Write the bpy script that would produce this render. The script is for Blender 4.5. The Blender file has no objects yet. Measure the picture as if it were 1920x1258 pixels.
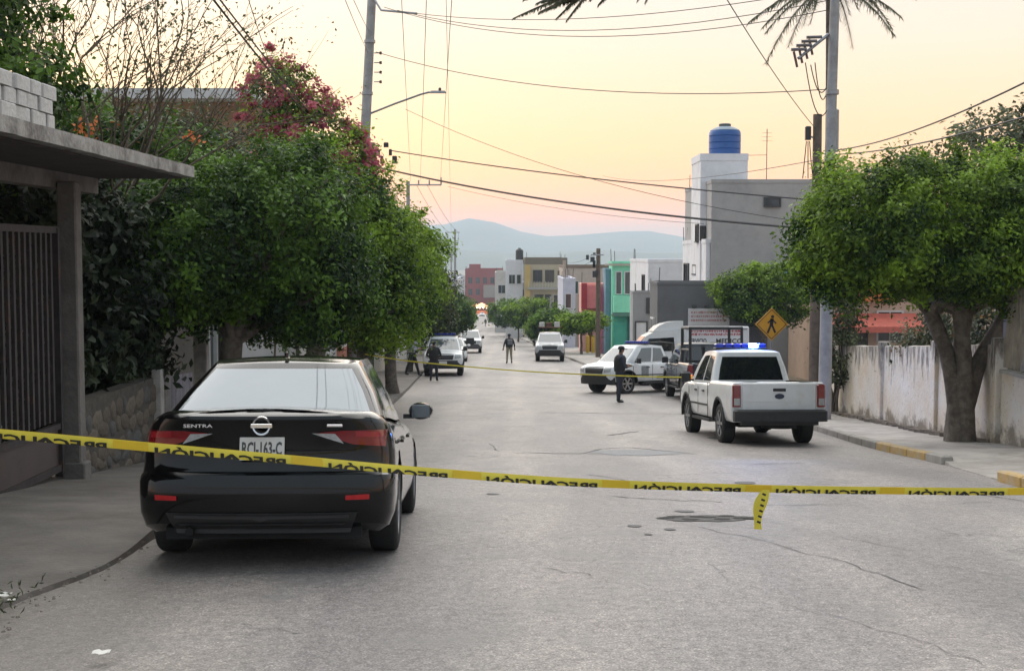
import bpy, math, random
import numpy as np
from mathutils import Vector, Matrix, noise
from mathutils.bvhtree import BVHTree
R = math.radians
random.seed(11)
RNG = np.random.default_rng(7)
SC = bpy.context.scene
COL = SC.collection

# ------------------------------------------------------------------ camera
F_PX, HORIZON_PX, CAM_Z = 2400.0, 475.0, 1.6          # focal length in pixels of a 1920 wide frame
PITCH = math.atan((629 - HORIZON_PX) / F_PX)
cam_data = bpy.data.cameras.new("camera")
cam_data.sensor_width = 36.0
cam_data.lens = F_PX / 1920 * 36.0
cam_data.clip_start = 0.05
cam_data.clip_end = 30000
cam = bpy.data.objects.new("camera", cam_data)
COL.objects.link(cam)
cam.location = (0, 0, CAM_Z)
cam.rotation_euler = (math.pi / 2 - PITCH, 0, 0)
SC.camera = cam

# ------------------------------------------------------------------ sky, sun, exposure
world = bpy.data.worlds.new("World")
SC.world = world
world.use_nodes = True
wn, wl = world.node_tree.nodes, world.node_tree.links
wn.clear()
def lin(c):
    return tuple(((v / 255) / 12.92 if v / 255 <= .04045 else ((v / 255 + .055) / 1.055) ** 2.4) for v in c)
def wramp(stops, src):
    r = wn.new("ShaderNodeValToRGB")
    el = r.color_ramp.elements
    while len(el) < len(stops): el.new(0.5)
    for e, (p, c) in zip(el, stops):
        e.position = p; e.color = (*c, 1)
    wl.new(src, r.inputs[0])
    return r.outputs[0]
SUN_EL, SUN_AZ = R(48), R(-18)                         # azimuth measured from +Y, negative is towards the left kerb
tc = wn.new("ShaderNodeTexCoord")
sep = wn.new("ShaderNodeSeparateXYZ"); wl.new(tc.outputs["Generated"], sep.inputs[0])
# twilight glow ahead: orange low, cream higher, pale blue overhead
front = wramp([(0.0, (2.3, .50, .05)), (.03, (2.0, .57, .09)), (.056, (1.62, .68, .17)), (.081, (1.38, .76, .29)), (.114, (1.18, .80, .45)),
               (.155, (1.04, .83, .62)), (.194, (.95, .83, .72)), (.34, (.80, .83, .84)), (.60, (.68, .77, .84)), (1.0, (.62, .73, .82))], sep.outputs["Z"])
back = wramp([(0.0, (.50, .50, .56)), (.15, (.56, .58, .64)), (.40, (.60, .68, .76)), (1.0, (.60, .72, .82))], sep.outputs["Z"])
mr = wn.new("ShaderNodeMapRange"); mr.interpolation_type = 'SMOOTHSTEP'
mr.inputs["From Min"].default_value = -.75; mr.inputs["From Max"].default_value = .55
wl.new(sep.outputs["Y"], mr.inputs["Value"])
mixw = wn.new("ShaderNodeMix"); mixw.data_type = 'RGBA'
wl.new(mr.outputs[0], mixw.inputs[0]); wl.new(back, mixw.inputs[6]); wl.new(front, mixw.inputs[7])
nish = wn.new("ShaderNodeTexSky"); nish.sky_type = 'NISHITA'; nish.sun_disc = False
nish.sun_elevation = R(6); nish.sun_rotation = SUN_AZ; nish.dust_density = 3.0
nscale = wn.new("ShaderNodeMix"); nscale.data_type = 'RGBA'; nscale.blend_type = 'MULTIPLY'
nscale.inputs[0].default_value = 1; nscale.inputs[7].default_value = (.10, .10, .10, 1)
wl.new(nish.outputs[0], nscale.inputs[6])
mix2 = wn.new("ShaderNodeMix"); mix2.data_type = 'RGBA'; mix2.inputs[0].default_value = .10
wl.new(mixw.outputs[2], mix2.inputs[6]); wl.new(nscale.outputs[2], mix2.inputs[7])
bg = wn.new("ShaderNodeBackground"); bg.inputs[1].default_value = 0.50
wl.new(mix2.outputs[2], bg.inputs[0])
wo = wn.new("ShaderNodeOutputWorld"); wl.new(bg.outputs[0], wo.inputs[0])

sun_data = bpy.data.lights.new("sun", 'SUN')
sun_data.energy = 1.5; sun_data.angle = R(90); sun_data.color = (1.0, .93, .85)
sun = bpy.data.objects.new("sun", sun_data); COL.objects.link(sun)
sun.rotation_euler = Vector((-math.sin(SUN_AZ) * math.cos(SUN_EL), -math.cos(SUN_AZ) * math.cos(SUN_EL), -math.sin(SUN_EL))).to_track_quat('-Z', 'Y').to_euler()
sun.location = (0, 20, 60)

SC.view_settings.view_transform = 'Standard'
SC.view_settings.look = 'None'
SC.view_settings.gamma = 1.0
SC.view_settings.use_curve_mapping = False
SC.view_settings.exposure = 1.32
SC.render.engine = 'CYCLES'
SC.cycles.use_denoising = True
SC.cycles.max_bounces = 8
SC.cycles.transparent_max_bounces = 8
SC.cycles.volume_bounces = 1
SC.cycles.sample_clamp_indirect = 8.0

# ------------------------------------------------------------------ terrain profile and placement helpers
KN = [(-60, 2.6), (-20, .9), (0, 0), (8.7, -.45), (12, -.78), (22, -1.76), (30, -2.36), (38, -2.90), (46, -3.38), (55.5, -3.88), (71, -4.68), (104, -6.42), (173, -9.9),
      (277, -14.4), (432, -19.8), (600, -25), (1000, -31), (2000, -34), (10000, -36)]
def g(y):
    """height of the street at distance y: it runs downhill away from the camera"""
    if y <= KN[0][0]: return KN[0][1]
    if y >= KN[-1][0]: return KN[-1][1]
    i = 0
    while not (KN[i][0] <= y <= KN[i + 1][0]): i += 1
    def m(j):
        a, b = max(j - 1, 0), min(j + 1, len(KN) - 1)
        return (KN[b][1] - KN[a][1]) / (KN[b][0] - KN[a][0])
    h = KN[i + 1][0] - KN[i][0]; t = (y - KN[i][0]) / h
    return ((2*t**3 - 3*t*t + 1) * KN[i][1] + (t**3 - 2*t*t + t) * h * m(i) + (-2*t**3 + 3*t*t) * KN[i + 1][1] + (t**3 - t*t) * h * m(i + 1))
def at(px, py, Y):
    """world point at depth Y that the photograph shows at (px, py): a surveying aid"""
    r, u = (px - 960) / F_PX, -(py - 629) / F_PX
    k = Y / (math.cos(PITCH) + u * math.sin(PITCH))
    return Vector((r * k, Y, CAM_Z + k * (u * math.cos(PITCH) - math.sin(PITCH))))
def kerb_left(y): return -2.32 - .032 * y
def kerb_right(y): return 6.3 - .030 * y

# ------------------------------------------------------------------ materials
MATS = {}
def mat(name, color, rough=.6, metal=0.0, var=.12, scale=6.0, bump=0.0, bscale=None, spec=.5, emit=None, estr=0, alpha=None,
        dirt=None, dscale=1.5, dlo=.45, dhi=.7, coat=0.0, trans=0.0, detail=6, coords='Object'):
    if name in MATS: return MATS[name]
    m = bpy.data.materials.new(name); m.use_nodes = True
    n, l = m.node_tree.nodes, m.node_tree.links
    b = n["Principled BSDF"]
    b.inputs["Roughness"].default_value = rough
    b.inputs["Metallic"].default_value = metal
    b.inputs["Specular IOR Level"].default_value = spec
    if coat: b.inputs["Coat Weight"].default_value = coat; b.inputs["Coat Roughness"].default_value = .04
    if trans: b.inputs["Transmission Weight"].default_value = trans
    t = n.new("ShaderNodeTexCoord")
    nz = n.new("ShaderNodeTexNoise"); nz.inputs["Scale"].default_value = scale; nz.inputs["Detail"].default_value = detail
    nz.inputs["Roughness"].default_value = .62
    l.new(t.outputs[coords], nz.inputs["Vector"])
    rp = n.new("ShaderNodeValToRGB")
    rp.color_ramp.elements[0].position = .3; rp.color_ramp.elements[1].position = .7
    c = Vector(color)
    rp.color_ramp.elements[0].color = (*[max(0, v * (1 - var)) for v in c], 1)
    rp.color_ramp.elements[1].color = (*[min(1, v * (1 + var)) for v in c], 1)
    l.new(nz.outputs["Fac"], rp.inputs[0])
    out = rp.outputs[0]
    if dirt:
        nd = n.new("ShaderNodeTexNoise"); nd.inputs["Scale"].default_value = dscale; nd.inputs["Detail"].default_value = 9
        nd.inputs["Roughness"].default_value = .7
        l.new(t.outputs[coords], nd.inputs["Vector"])
        rd = n.new("ShaderNodeValToRGB"); rd.color_ramp.elements[0].position = dlo; rd.color_ramp.elements[1].position = dhi
        rd.color_ramp.elements[0].color = (0, 0, 0, 1); rd.color_ramp.elements[1].color = (1, 1, 1, 1)
        l.new(nd.outputs["Fac"], rd.inputs[0])
        mx = n.new("ShaderNodeMix"); mx.data_type = 'RGBA'
        l.new(rd.outputs[0], mx.inputs[0]); l.new(out, mx.inputs[6]); mx.inputs[7].default_value = (*dirt, 1)
        out = mx.outputs[2]
    l.new(out, b.inputs["Base Color"])
    if bump:
        nb = n.new("ShaderNodeTexNoise"); nb.inputs["Scale"].default_value = bscale or scale * 6; nb.inputs["Detail"].default_value = 5
        l.new(t.outputs[coords], nb.inputs["Vector"])
        bp = n.new("ShaderNodeBump"); bp.inputs["Strength"].default_value = bump; bp.inputs["Distance"].default_value = .02
        l.new(nb.outputs["Fac"], bp.inputs["Height"]); l.new(bp.outputs[0], b.inputs["Normal"])
    if emit:
        b.inputs["Emission Color"].default_value = (*emit, 1); b.inputs["Emission Strength"].default_value = estr
    MATS[name] = m
    return m
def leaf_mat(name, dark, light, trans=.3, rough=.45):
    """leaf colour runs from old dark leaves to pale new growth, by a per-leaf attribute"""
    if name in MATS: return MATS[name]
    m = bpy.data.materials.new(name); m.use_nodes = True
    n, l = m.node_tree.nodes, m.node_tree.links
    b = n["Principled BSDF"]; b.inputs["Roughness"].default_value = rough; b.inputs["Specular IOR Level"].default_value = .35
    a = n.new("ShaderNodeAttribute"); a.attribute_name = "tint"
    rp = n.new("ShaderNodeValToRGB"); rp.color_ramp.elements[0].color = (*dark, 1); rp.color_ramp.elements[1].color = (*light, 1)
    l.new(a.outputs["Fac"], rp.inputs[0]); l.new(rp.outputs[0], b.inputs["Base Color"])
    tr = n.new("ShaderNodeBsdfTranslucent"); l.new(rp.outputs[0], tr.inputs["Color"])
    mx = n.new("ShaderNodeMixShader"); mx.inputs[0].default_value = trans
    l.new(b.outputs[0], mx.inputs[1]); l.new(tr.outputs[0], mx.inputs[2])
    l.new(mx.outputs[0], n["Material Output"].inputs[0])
    MATS[name] = m
    return m

# ------------------------------------------------------------------ mesh building
class MB:
    def __init__(s): s.v, s.f = [], []
    def add(s, vs, fs):
        o = len(s.v); s.v += [tuple(p) for p in vs]; s.f += [tuple(i + o for i in f) for f in fs]; return s
    def box(s, c, d, rz=0, rx=0, ry=0, taper=1.0):
        hx, hy, hz = d[0] / 2, d[1] / 2, d[2] / 2
        M = Matrix.Rotation(rz, 3, 'Z') @ Matrix.Rotation(ry, 3, 'Y') @ Matrix.Rotation(rx, 3, 'X')
        vs = []
        for z in (-1, 1):
            k = taper if z > 0 else 1
            for x, y in ((-1, -1), (1, -1), (1, 1), (-1, 1)):
                vs.append(Vector(c) + M @ Vector((x * hx * k, y * hy * k, z * hz)))
        return s.add(vs, [(3, 2, 1, 0), (4, 5, 6, 7), (0, 1, 5, 4), (1, 2, 6, 5), (2, 3, 7, 6), (3, 0, 4, 7)])
    def bbox(s, c, d, b=.01, **k):
        """box with chamfered vertical and top edges"""
        hx, hy, hz = d[0] / 2, d[1] / 2, d[2] / 2
        b = min(b, hx * .9, hy * .9, hz * .9)
        rings = [(0, -hz), (0, hz - b), (b, hz)]
        vs = []
        for ins, z in rings:
            for x, y in ((-hx + b, -hy), (hx - b, -hy), (hx, -hy + b), (hx, hy - b), (hx - b, hy), (-hx + b, hy), (-hx, hy - b), (-hx, -hy + b)):
                q = (1 - ins / max(hx, 1e-6)); w = (1 - ins / max(hy, 1e-6))
                vs.append((x * q, y * w, z))
        M = Matrix.Rotation(k.get('rz', 0), 3, 'Z') @ Matrix.Rotation(k.get('rx', 0), 3, 'X')
        vs = [Vector(c) + M @ Vector(p) for p in vs]
        fs = [tuple(range(7, -1, -1)), tuple(range(16, 24))]
        for r in range(2):
            for i in range(8):
                fs.append((r * 8 + i, r * 8 + (i + 1) % 8, r * 8 + 8 + (i + 1) % 8, r * 8 + 8 + i))
        return s.add(vs, fs)
    def tube(s, pts, rad, n=8, cap=True):
        pts = [Vector(p) for p in pts]
        if not hasattr(rad, '__len__'): rad = [rad] * len(pts)
        o = len(s.v); prev = None
        for i, p in enumerate(pts):
            d = (pts[min(i + 1, len(pts) - 1)] - pts[max(i - 1, 0)]).normalized()
            if prev is None:
                a = Vector((0, 0, 1)) if abs(d.z) < .9 else Vector((1, 0, 0))
                prev = d.cross(a).normalized()
            x = (prev - d * prev.dot(d)).normalized(); prev = x
            y = d.cross(x)
            for k in range(n):
                t = 2 * math.pi * k / n
                s.v.append(tuple(p + (x * math.cos(t) + y * math.sin(t)) * rad[i]))
        for i in range(len(pts) - 1):
            for k in range(n):
                a, b = o + i * n + k, o + i * n + (k + 1) % n
                s.f.append((a, b, b + n, a + n))
        if cap:
            s.f.append(tuple(o + k for k in range(n - 1, -1, -1)))
            s.f.append(tuple(o + (len(pts) - 1) * n + k for k in range(n)))
        return s
    def lathe(s, prof, n=16, c=(0, 0, 0), axis='Z', close=False):
        o = len(s.v); m = len(prof)
        for r, h in prof:
            for k in range(n):
                t = 2 * math.pi * k / n
                p = (r * math.cos(t), r * math.sin(t), h)
                if axis == 'X': p = (h, r * math.cos(t), r * math.sin(t))
                if axis == 'Y': p = (r * math.sin(t), h, r * math.cos(t))
                s.v.append((p[0] + c[0], p[1] + c[1], p[2] + c[2]))
        for i in range(m if close else m - 1):
            j = (i + 1) % m
            for k in range(n):
                s.f.append((o + i * n + k, o + i * n + (k + 1) % n, o + j * n + (k + 1) % n, o + j * n + k))
        if not close:
            s.f.append(tuple(o + k for k in range(n - 1, -1, -1))); s.f.append(tuple(o + (m - 1) * n + k for k in range(n)))
        return s
    def prism(s, poly, a0, a1, axis='Z'):
        """extrude a polygon (list of 2-D points) between a0 and a1 along an axis"""
        n = len(poly)
        def P(p, h): return {'Z': (p[0], p[1], h), 'Y': (p[0], h, p[1]), 'X': (h, p[0], p[1])}[axis]
        vs = [P(p, a0) for p in poly] + [P(p, a1) for p in poly]
        fs = [tuple(range(n - 1, -1, -1)), tuple(range(n, 2 * n))] + [(i, (i + 1) % n, n + (i + 1) % n, n + i) for i in range(n)]
        return s.add(vs, fs)
    def grid(s, rows):
        m = len(rows[0]); o = len(s.v)
        for r in rows: s.v += [tuple(p) for p in r]
        for i in range(len(rows) - 1):
            for k in range(m - 1):
                a = o + i * m + k; s.f.append((a, a + 1, a + 1 + m, a + m))
        return s
    def xf(s, M):
        s.v = [tuple(M @ Vector(p)) for p in s.v]; return s
    def mesh(s, name, smooth=False, ang=35):
        me = bpy.data.meshes.new(name); me.from_pydata(s.v, [], s.f); me.update()
        if smooth:
            me.polygons.foreach_set("use_smooth", [True] * len(me.polygons))
            me.set_sharp_from_angle(angle=R(ang))
        return me
    def build(s, name, material, parent=None, smooth=False, ang=35, recalc=True):
        import bmesh
        me = s.mesh(name, smooth, ang)
        if recalc:
            bm = bmesh.new(); bm.from_mesh(me); bmesh.ops.recalc_face_normals(bm, faces=bm.faces); bm.to_mesh(me); bm.free()
            if smooth: me.set_sharp_from_angle(angle=R(ang))
        return put(name, me, material, parent)
def put(name, me, material=None, parent=None, loc=None, rot=None):
    if material is not None and not len(me.materials): me.materials.append(material)
    o = bpy.data.objects.new(name, me); COL.objects.link(o)
    if parent is not None: o.parent = parent
    if loc is not None: o.location = loc
    if rot is not None: o.rotation_euler = rot
    return o
def empty(name, loc=(0, 0, 0), rot=(0, 0, 0), label=None, cat=None, group=None):
    o = bpy.data.objects.new(name, None); COL.objects.link(o)
    o.empty_display_size = .2; o.location = loc; o.rotation_euler = rot
    if label: tag(o, label, cat, group)
    return o
def tag(o, label=None, cat=None, group=None, kind=None):
    if label: o["label"] = label
    if cat: o["category"] = cat
    if group: o["group"] = group
    if kind: o["kind"] = kind
    return o
TEXT_CACHE = {}
def text_geo(s, bold=0.0):
    """outline lettering as flat geometry, cap height 1, starting at x = 0"""
    if (s, bold) in TEXT_CACHE: return TEXT_CACHE[(s, bold)]
    cu = bpy.data.curves.new("lettering", 'FONT'); cu.body = s; cu.resolution_u = 2; cu.offset = bold
    ob = bpy.data.objects.new("lettering", cu); COL.objects.link(ob)
    dg = bpy.context.evaluated_depsgraph_get()
    me = bpy.data.meshes.new_from_object(ob.evaluated_get(dg))
    vs = np.array([v.co[:] for v in me.vertices]); fs = [tuple(p.vertices) for p in me.polygons]
    bpy.data.objects.remove(ob); bpy.data.curves.remove(cu); bpy.data.meshes.remove(me)
    vs[:, 0] -= vs[:, 0].min(); vs[:, :2] /= .69
    TEXT_CACHE[(s, bold)] = (vs, fs)
    return vs, fs
def text_on(name, s, height, width, M, material, parent=None, bold=0.02, lift=.003):
    """flat printed lettering; M maps (x right, y up, z out) of the print to its place"""
    vs, fs = text_geo(s, bold)
    w = vs[:, 0].max()
    mb = MB(); mb.add([M @ Vector(((p[0] / w - .5) * width, (p[1] - .5) * height, lift)) for p in vs], fs)
    return mb.build(name, material, parent, recalc=False)
def copy_tree(o, parent=None):
    c = o.copy(); COL.objects.link(c); c.parent = parent
    for ch in o.children: copy_tree(ch, c)
    return c

# ------------------------------------------------------------------ foliage
def leaves(name, P, N, size, material, parent=None, tint=None, aspect=.5, fold=.25, droop=0.0):
    """many small folded leaves: P points, N facing directions, size per leaf"""
    n = len(P)
    P = np.asarray(P, float); N = np.asarray(N, float); N /= np.linalg.norm(N, axis=1, keepdims=True) + 1e-9
    size = np.broadcast_to(np.asarray(size, float), (n,)).reshape(n, 1)
    rv = RNG.normal(size=(n, 3)); rv[:, 2] -= droop
    T = rv - N * np.sum(rv * N, axis=1, keepdims=True); T /= np.linalg.norm(T, axis=1, keepdims=True) + 1e-9
    B = np.cross(N, T)
    base = P - T * size * .5; tip = P + T * size * .5
    l = P + B * size * aspect * .5 + N * size * fold * .5; r = P - B * size * aspect * .5 + N * size * fold * .5
    V = np.stack([base, l, tip, r], axis=1).reshape(-1, 3)
    idx = (np.arange(n) * 4)[:, None] + np.array([0, 2, 1, 0, 3, 2])[None]
    me = bpy.data.meshes.new(name)
    me.vertices.add(n * 4); me.vertices.foreach_set("co", V.ravel())
    me.loops.add(n * 6); me.loops.foreach_set("vertex_index", idx.ravel().astype(np.int32))
    me.polygons.add(n * 2); me.polygons.foreach_set("loop_start", (np.arange(n * 2) * 3).astype(np.int32))
    me.update(calc_edges=True)
    if tint is None: tint = RNG.random(n)
    at_ = me.attributes.new("tint", 'FLOAT', 'POINT'); at_.data.foreach_set("value", np.repeat(np.clip(tint, 0, 1), 4).astype(np.float32))
    return put(name, me, material, parent)
def crown_points(lobes, n_clump, per, spread, shell=(.72, 1.02), floor=None, rough=.16, seed=0, flat=.75):
    """leaf positions in clumps over the outer shell of several ellipsoid lobes"""
    rng = np.random.default_rng(seed)
    C = np.array([l[0] for l in lobes], float); S = np.array([l[1] for l in lobes], float)
    wgt = (S[:, 0] * S[:, 1] + S[:, 0] * S[:, 2]); wgt /= wgt.sum()
    out_p, out_n, out_t = [], [], []
    made = tries = 0
    while made < n_clump and tries < n_clump * 12:
        tries += 1
        k = rng.choice(len(lobes), p=wgt)
        d = rng.normal(size=3); d /= np.linalg.norm(d)
        rr = rng.uniform(*shell) ** .8
        nz = noise.noise(Vector(d * 2.1 + C[k])) * rough * 2 + noise.noise(Vector(d * 5.3 + C[k])) * rough
        p = C[k] + d * S[k] * (rr + nz)
        if floor is not None and p[2] < floor + noise.noise(Vector(p)) * .25: continue
        q = ((p - C) / S); inside = (np.sum(q * q, axis=1) < .55)
        if inside.any() and rng.random() < .8: continue
        made += 1
        nrm = d / S[k]; nrm /= np.linalg.norm(nrm)
        m = int(per * rng.uniform(.6, 1.4)); sp = spread * rng.uniform(.6, 1.2)
        off = rng.normal(size=(m, 3)) * sp * np.array([1, 1, flat])
        if rng.random() < .13:
            off *= .5; off += nrm * rng.uniform(0, .28, size=(m, 1)) + np.array([0, 0, -1]) * rng.uniform(0, .10, size=(m, 1))
        pts = p + off
        nn = nrm * .9 + rng.normal(size=(m, 3)) * .55 + np.array([0, 0, .35])
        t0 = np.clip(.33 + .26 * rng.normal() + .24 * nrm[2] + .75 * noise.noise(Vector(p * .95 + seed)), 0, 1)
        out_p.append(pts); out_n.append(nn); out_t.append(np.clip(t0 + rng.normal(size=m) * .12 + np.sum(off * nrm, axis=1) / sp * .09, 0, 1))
    return np.concatenate(out_p), np.concatenate(out_n), np.concatenate(out_t)
def limb(mb, p0, p1, r0, r1, wob=.1, k=7, n=8, seed=0):
    p0, p1 = Vector(p0), Vector(p1); L = (p1 - p0).length
    pts = []
    for i in range(k):
        t = i / (k - 1)
        w = Vector((noise.noise(Vector((t * 2.3, seed, .1))), noise.noise(Vector((t * 2.3, seed, 7.7))), noise.noise(Vector((t * 2.3, seed, 3.3))) * .4)) * wob * L * math.sin(math.pi * min(1, t + .0))
        pts.append(p0.lerp(p1, t) + w)
    mb.tube(pts, [r0 + (r1 - r0) * i / (k - 1) for i in range(k)], n)
    return pts
# ------------------------------------------------------------------ ground materials
def asphalt_mat():
    m = bpy.data.materials.new("asphalt"); m.use_nodes = True
    n, l = m.node_tree.nodes, m.node_tree.links
    b = n["Principled BSDF"]; b.inputs["Specular IOR Level"].default_value = .42
    t = n.new("ShaderNodeTexCoord")
    def nz(sc, det=4, rough=.6, vec=None):
        x = n.new("ShaderNodeTexNoise"); x.inputs["Scale"].default_value = sc; x.inputs["Detail"].default_value = det
        x.inputs["Roughness"].default_value = rough; l.new(vec or t.outputs["Object"], x.inputs["Vector"]); return x.outputs["Fac"]
    def ramp(src, stops):
        r = n.new("ShaderNodeValToRGB"); el = r.color_ramp.elements
        while len(el) < len(stops): el.new(.5)
        for e, (p, c) in zip(el, stops): e.position = p; e.color = (*c, 1)
        l.new(src, r.inputs[0]); return r.outputs[0]
    def mix(fac, a, c, mode='MIX'):
        x = n.new("ShaderNodeMix"); x.data_type = 'RGBA'; x.blend_type = mode
        if isinstance(fac, float): x.inputs[0].default_value = fac
        else: l.new(fac, x.inputs[0])
        for k, s in ((6, a), (7, c)):
            if isinstance(s, tuple): x.inputs[k].default_value = (*s, 1)
            else: l.new(s, x.inputs[k])
        return x.outputs[2]
    mp = n.new("ShaderNodeMapping"); mp.inputs["Scale"].default_value = (1, .22, 1); l.new(t.outputs["Object"], mp.inputs[0])
    base = ramp(nz(.5, 7, .65, mp.outputs[0]), [(.30, (.185, .172, .166)), (.52, (.258, .236, .225)), (.72, (.335, .302, .282))])
    grain = ramp(nz(85, 3, .75), [(.36, (.42, .42, .43)), (.5, (.92, .92, .92)), (.66, (1.65, 1.62, 1.58))])
    # polished wheel tracks and old resurfacing bands along the street
    sx0 = n.new("ShaderNodeSeparateXYZ"); l.new(t.outputs["Object"], sx0.inputs[0])
    wv = n.new("ShaderNodeMath"); wv.operation = 'SINE'; w0 = n.new("ShaderNodeMath"); w0.operation = 'MULTIPLY_ADD'; w0.inputs[1].default_value = 3.4; w0.inputs[2].default_value = .8
    l.new(sx0.outputs["X"], w0.inputs[0]); l.new(w0.outputs[0], wv.inputs[0])
    base = mix(.55, base, ramp(wv.outputs[0], [(.0, (.86, .86, .87)), (1.0, (1.16, 1.13, 1.10))]), 'MULTIPLY')
    mp2 = n.new("ShaderNodeMapping"); mp2.inputs["Scale"].default_value = (.5, .16, 1); l.new(t.outputs["Object"], mp2.inputs[0])
    base = mix(.8, base, ramp(nz(1.0, 2, .4, mp2.outputs[0]), [(.40, (.80, .80, .82)), (.44, (1.0, 1.0, 1.0)), (.58, (1.0, 1.0, 1.0)), (.62, (1.14, 1.12, 1.10))]), 'MULTIPLY')
    c = mix(.85, base, grain, 'MULTIPLY')
    c = mix(.9, c, ramp(nz(19, 6, .85), [(.34, (.48, .48, .48)), (.5, (1, 1, 1)), (.66, (1.5, 1.47, 1.42))]), 'MULTIPLY')
    vo = n.new("ShaderNodeTexVoronoi"); vo.inputs["Scale"].default_value = 42; l.new(t.outputs["Object"], vo.inputs["Vector"])
    speck = ramp(vo.outputs["Distance"], [(.06, (2.3, 2.25, 2.15)), (.30, (.9, .9, .9))])
    c = mix(.6, c, speck, 'MULTIPLY')
    blot = ramp(nz(1.1, 8, .7), [(.52, (0, 0, 0)), (.74, (1, 1, 1))])
    c = mix(blot, c, (.15, .145, .14))
    # earth washed along the left edge of the carriageway
    sx = n.new("ShaderNodeSeparateXYZ"); l.new(t.outputs["Object"], sx.inputs[0])
    e1 = n.new("ShaderNodeMath"); e1.operation = 'MULTIPLY_ADD'; e1.inputs[1].default_value = .032; e1.inputs[2].default_value = 2.9; l.new(sx.outputs["Y"], e1.inputs[0])
    e2 = n.new("ShaderNodeMath"); e2.operation = 'ADD'; l.new(e1.outputs[0], e2.inputs[0]); l.new(sx.outputs["X"], e2.inputs[1])
    e3 = n.new("ShaderNodeMath"); e3.operation = 'MULTIPLY_ADD'; e3.inputs[1].default_value = 1.8; l.new(nz(2.2, 6), e3.inputs[0]); l.new(e2.outputs[0], e3.inputs[2])
    edge = ramp(e3.outputs[0], [(.0, (1, 1, 1)), (.35, (.9, .9, .9)), (1.0, (0, 0, 0))])
    e4 = n.new("ShaderNodeMapRange"); l.new(e3.outputs[0], e4.inputs[0]); e4.inputs["From Min"].default_value = .6; e4.inputs["From Max"].default_value = 3.0
    e4.inputs["To Min"].default_value = .85; e4.inputs["To Max"].default_value = 0
    c = mix(e4.outputs[0], c, (.175, .15, .122))
    # fine random cracking
    vc = n.new("ShaderNodeTexVoronoi"); vc.feature = 'DISTANCE_TO_EDGE'; vc.inputs["Scale"].default_value = .55
    dm = n.new("ShaderNodeMix"); dm.data_type = 'VECTOR'; dm.inputs[0].default_value = .06
    nn = n.new("ShaderNodeTexNoise"); nn.inputs["Scale"].default_value = 2.5; nn.inputs["Detail"].default_value = 6; l.new(t.outputs["Object"], nn.inputs["Vector"])
    va = n.new("ShaderNodeVectorMath"); va.operation = 'MULTIPLY_ADD'; va.inputs[1].default_value = (.6, .6, .6); l.new(nn.outputs["Color"], va.inputs[0]); l.new(t.outputs["Object"], va.inputs[2])
    l.new(va.outputs[0], vc.inputs["Vector"])
    cr = ramp(vc.outputs["Distance"], [(.0, (1, 1, 1)), (.010, (0, 0, 0))])
    gate = ramp(nz(.35, 3), [(.52, (0, 0, 0)), (.60, (1, 1, 1))])
    cm = n.new("ShaderNodeMix"); cm.data_type = 'RGBA'; cm.blend_type = 'MULTIPLY'; cm.inputs[0].default_value = 1; l.new(cr, cm.inputs[6]); l.new(gate, cm.inputs[7])
    c = mix(cm.outputs[2], c, (.085, .08, .078))
    l.new(c, b.inputs["Base Color"])
    rr = n.new("ShaderNodeMapRange"); l.new(nz(9, 5), rr.inputs[0]); rr.inputs["To Min"].default_value = .42; rr.inputs["To Max"].default_value = .70
    l.new(rr.outputs[0], b.inputs["Roughness"])
    bp = n.new("ShaderNodeBump"); bp.inputs["Strength"].default_value = .55; bp.inputs["Distance"].default_value = .012
    ad = n.new("ShaderNodeMath"); ad.operation = 'ADD'; l.new(nz(70, 4, .7), ad.inputs[0]); l.new(nz(6, 4), ad.inputs[1]); l.new(ad.outputs[0], bp.inputs["Height"])
    l.new(bp.outputs[0], b.inputs["Normal"])
    MATS["asphalt"] = m
    return m
ASPHALT = asphalt_mat()
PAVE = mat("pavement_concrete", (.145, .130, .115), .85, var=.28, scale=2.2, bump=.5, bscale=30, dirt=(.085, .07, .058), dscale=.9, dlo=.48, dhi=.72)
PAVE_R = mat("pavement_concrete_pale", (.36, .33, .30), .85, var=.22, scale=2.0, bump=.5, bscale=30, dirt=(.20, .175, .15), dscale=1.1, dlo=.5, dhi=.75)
EARTH = mat("dry_earth", (.22, .18, .13), .95, var=.3, scale=.4, bump=.6, bscale=9)
TARMAC_DARK = mat("tar_filler", (.115, .112, .112), .8, var=.25, scale=14, bump=.4, bscale=90)
KERB_GREY = mat("kerb_concrete", (.33, .31, .28), .85, var=.25, scale=5, bump=.4, bscale=40, dirt=(.17, .15, .13), dscale=2.5)
KERB_YELLOW = mat("kerb_worn_yellow", (.46, .30, .10), .8, var=.2, scale=5, bump=.4, bscale=40, dirt=(.36, .30, .22), dscale=3.0, dlo=.42, dhi=.62)

# ------------------------------------------------------------------ ground, road, pavements, mountains
def yspan(a, b, near=.5, k=.035):
    out = [a]; y = a
    while y < b:
        y += max(near, abs(y) * k); out.append(min(y, b))
    return out
mb = MB()
xs = [-7000, -1500, -300, -60, -12, 0, 12, 60, 300, 1500, 7000]
mb.grid([[(x, y, g(y) - .07) for x in xs] for y in yspan(-60, 10000, 1.0, .05)])
ground = mb.build("ground", EARTH, smooth=True); tag(ground, "dry brown earth under and around the town", "ground", kind="structure")

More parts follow.
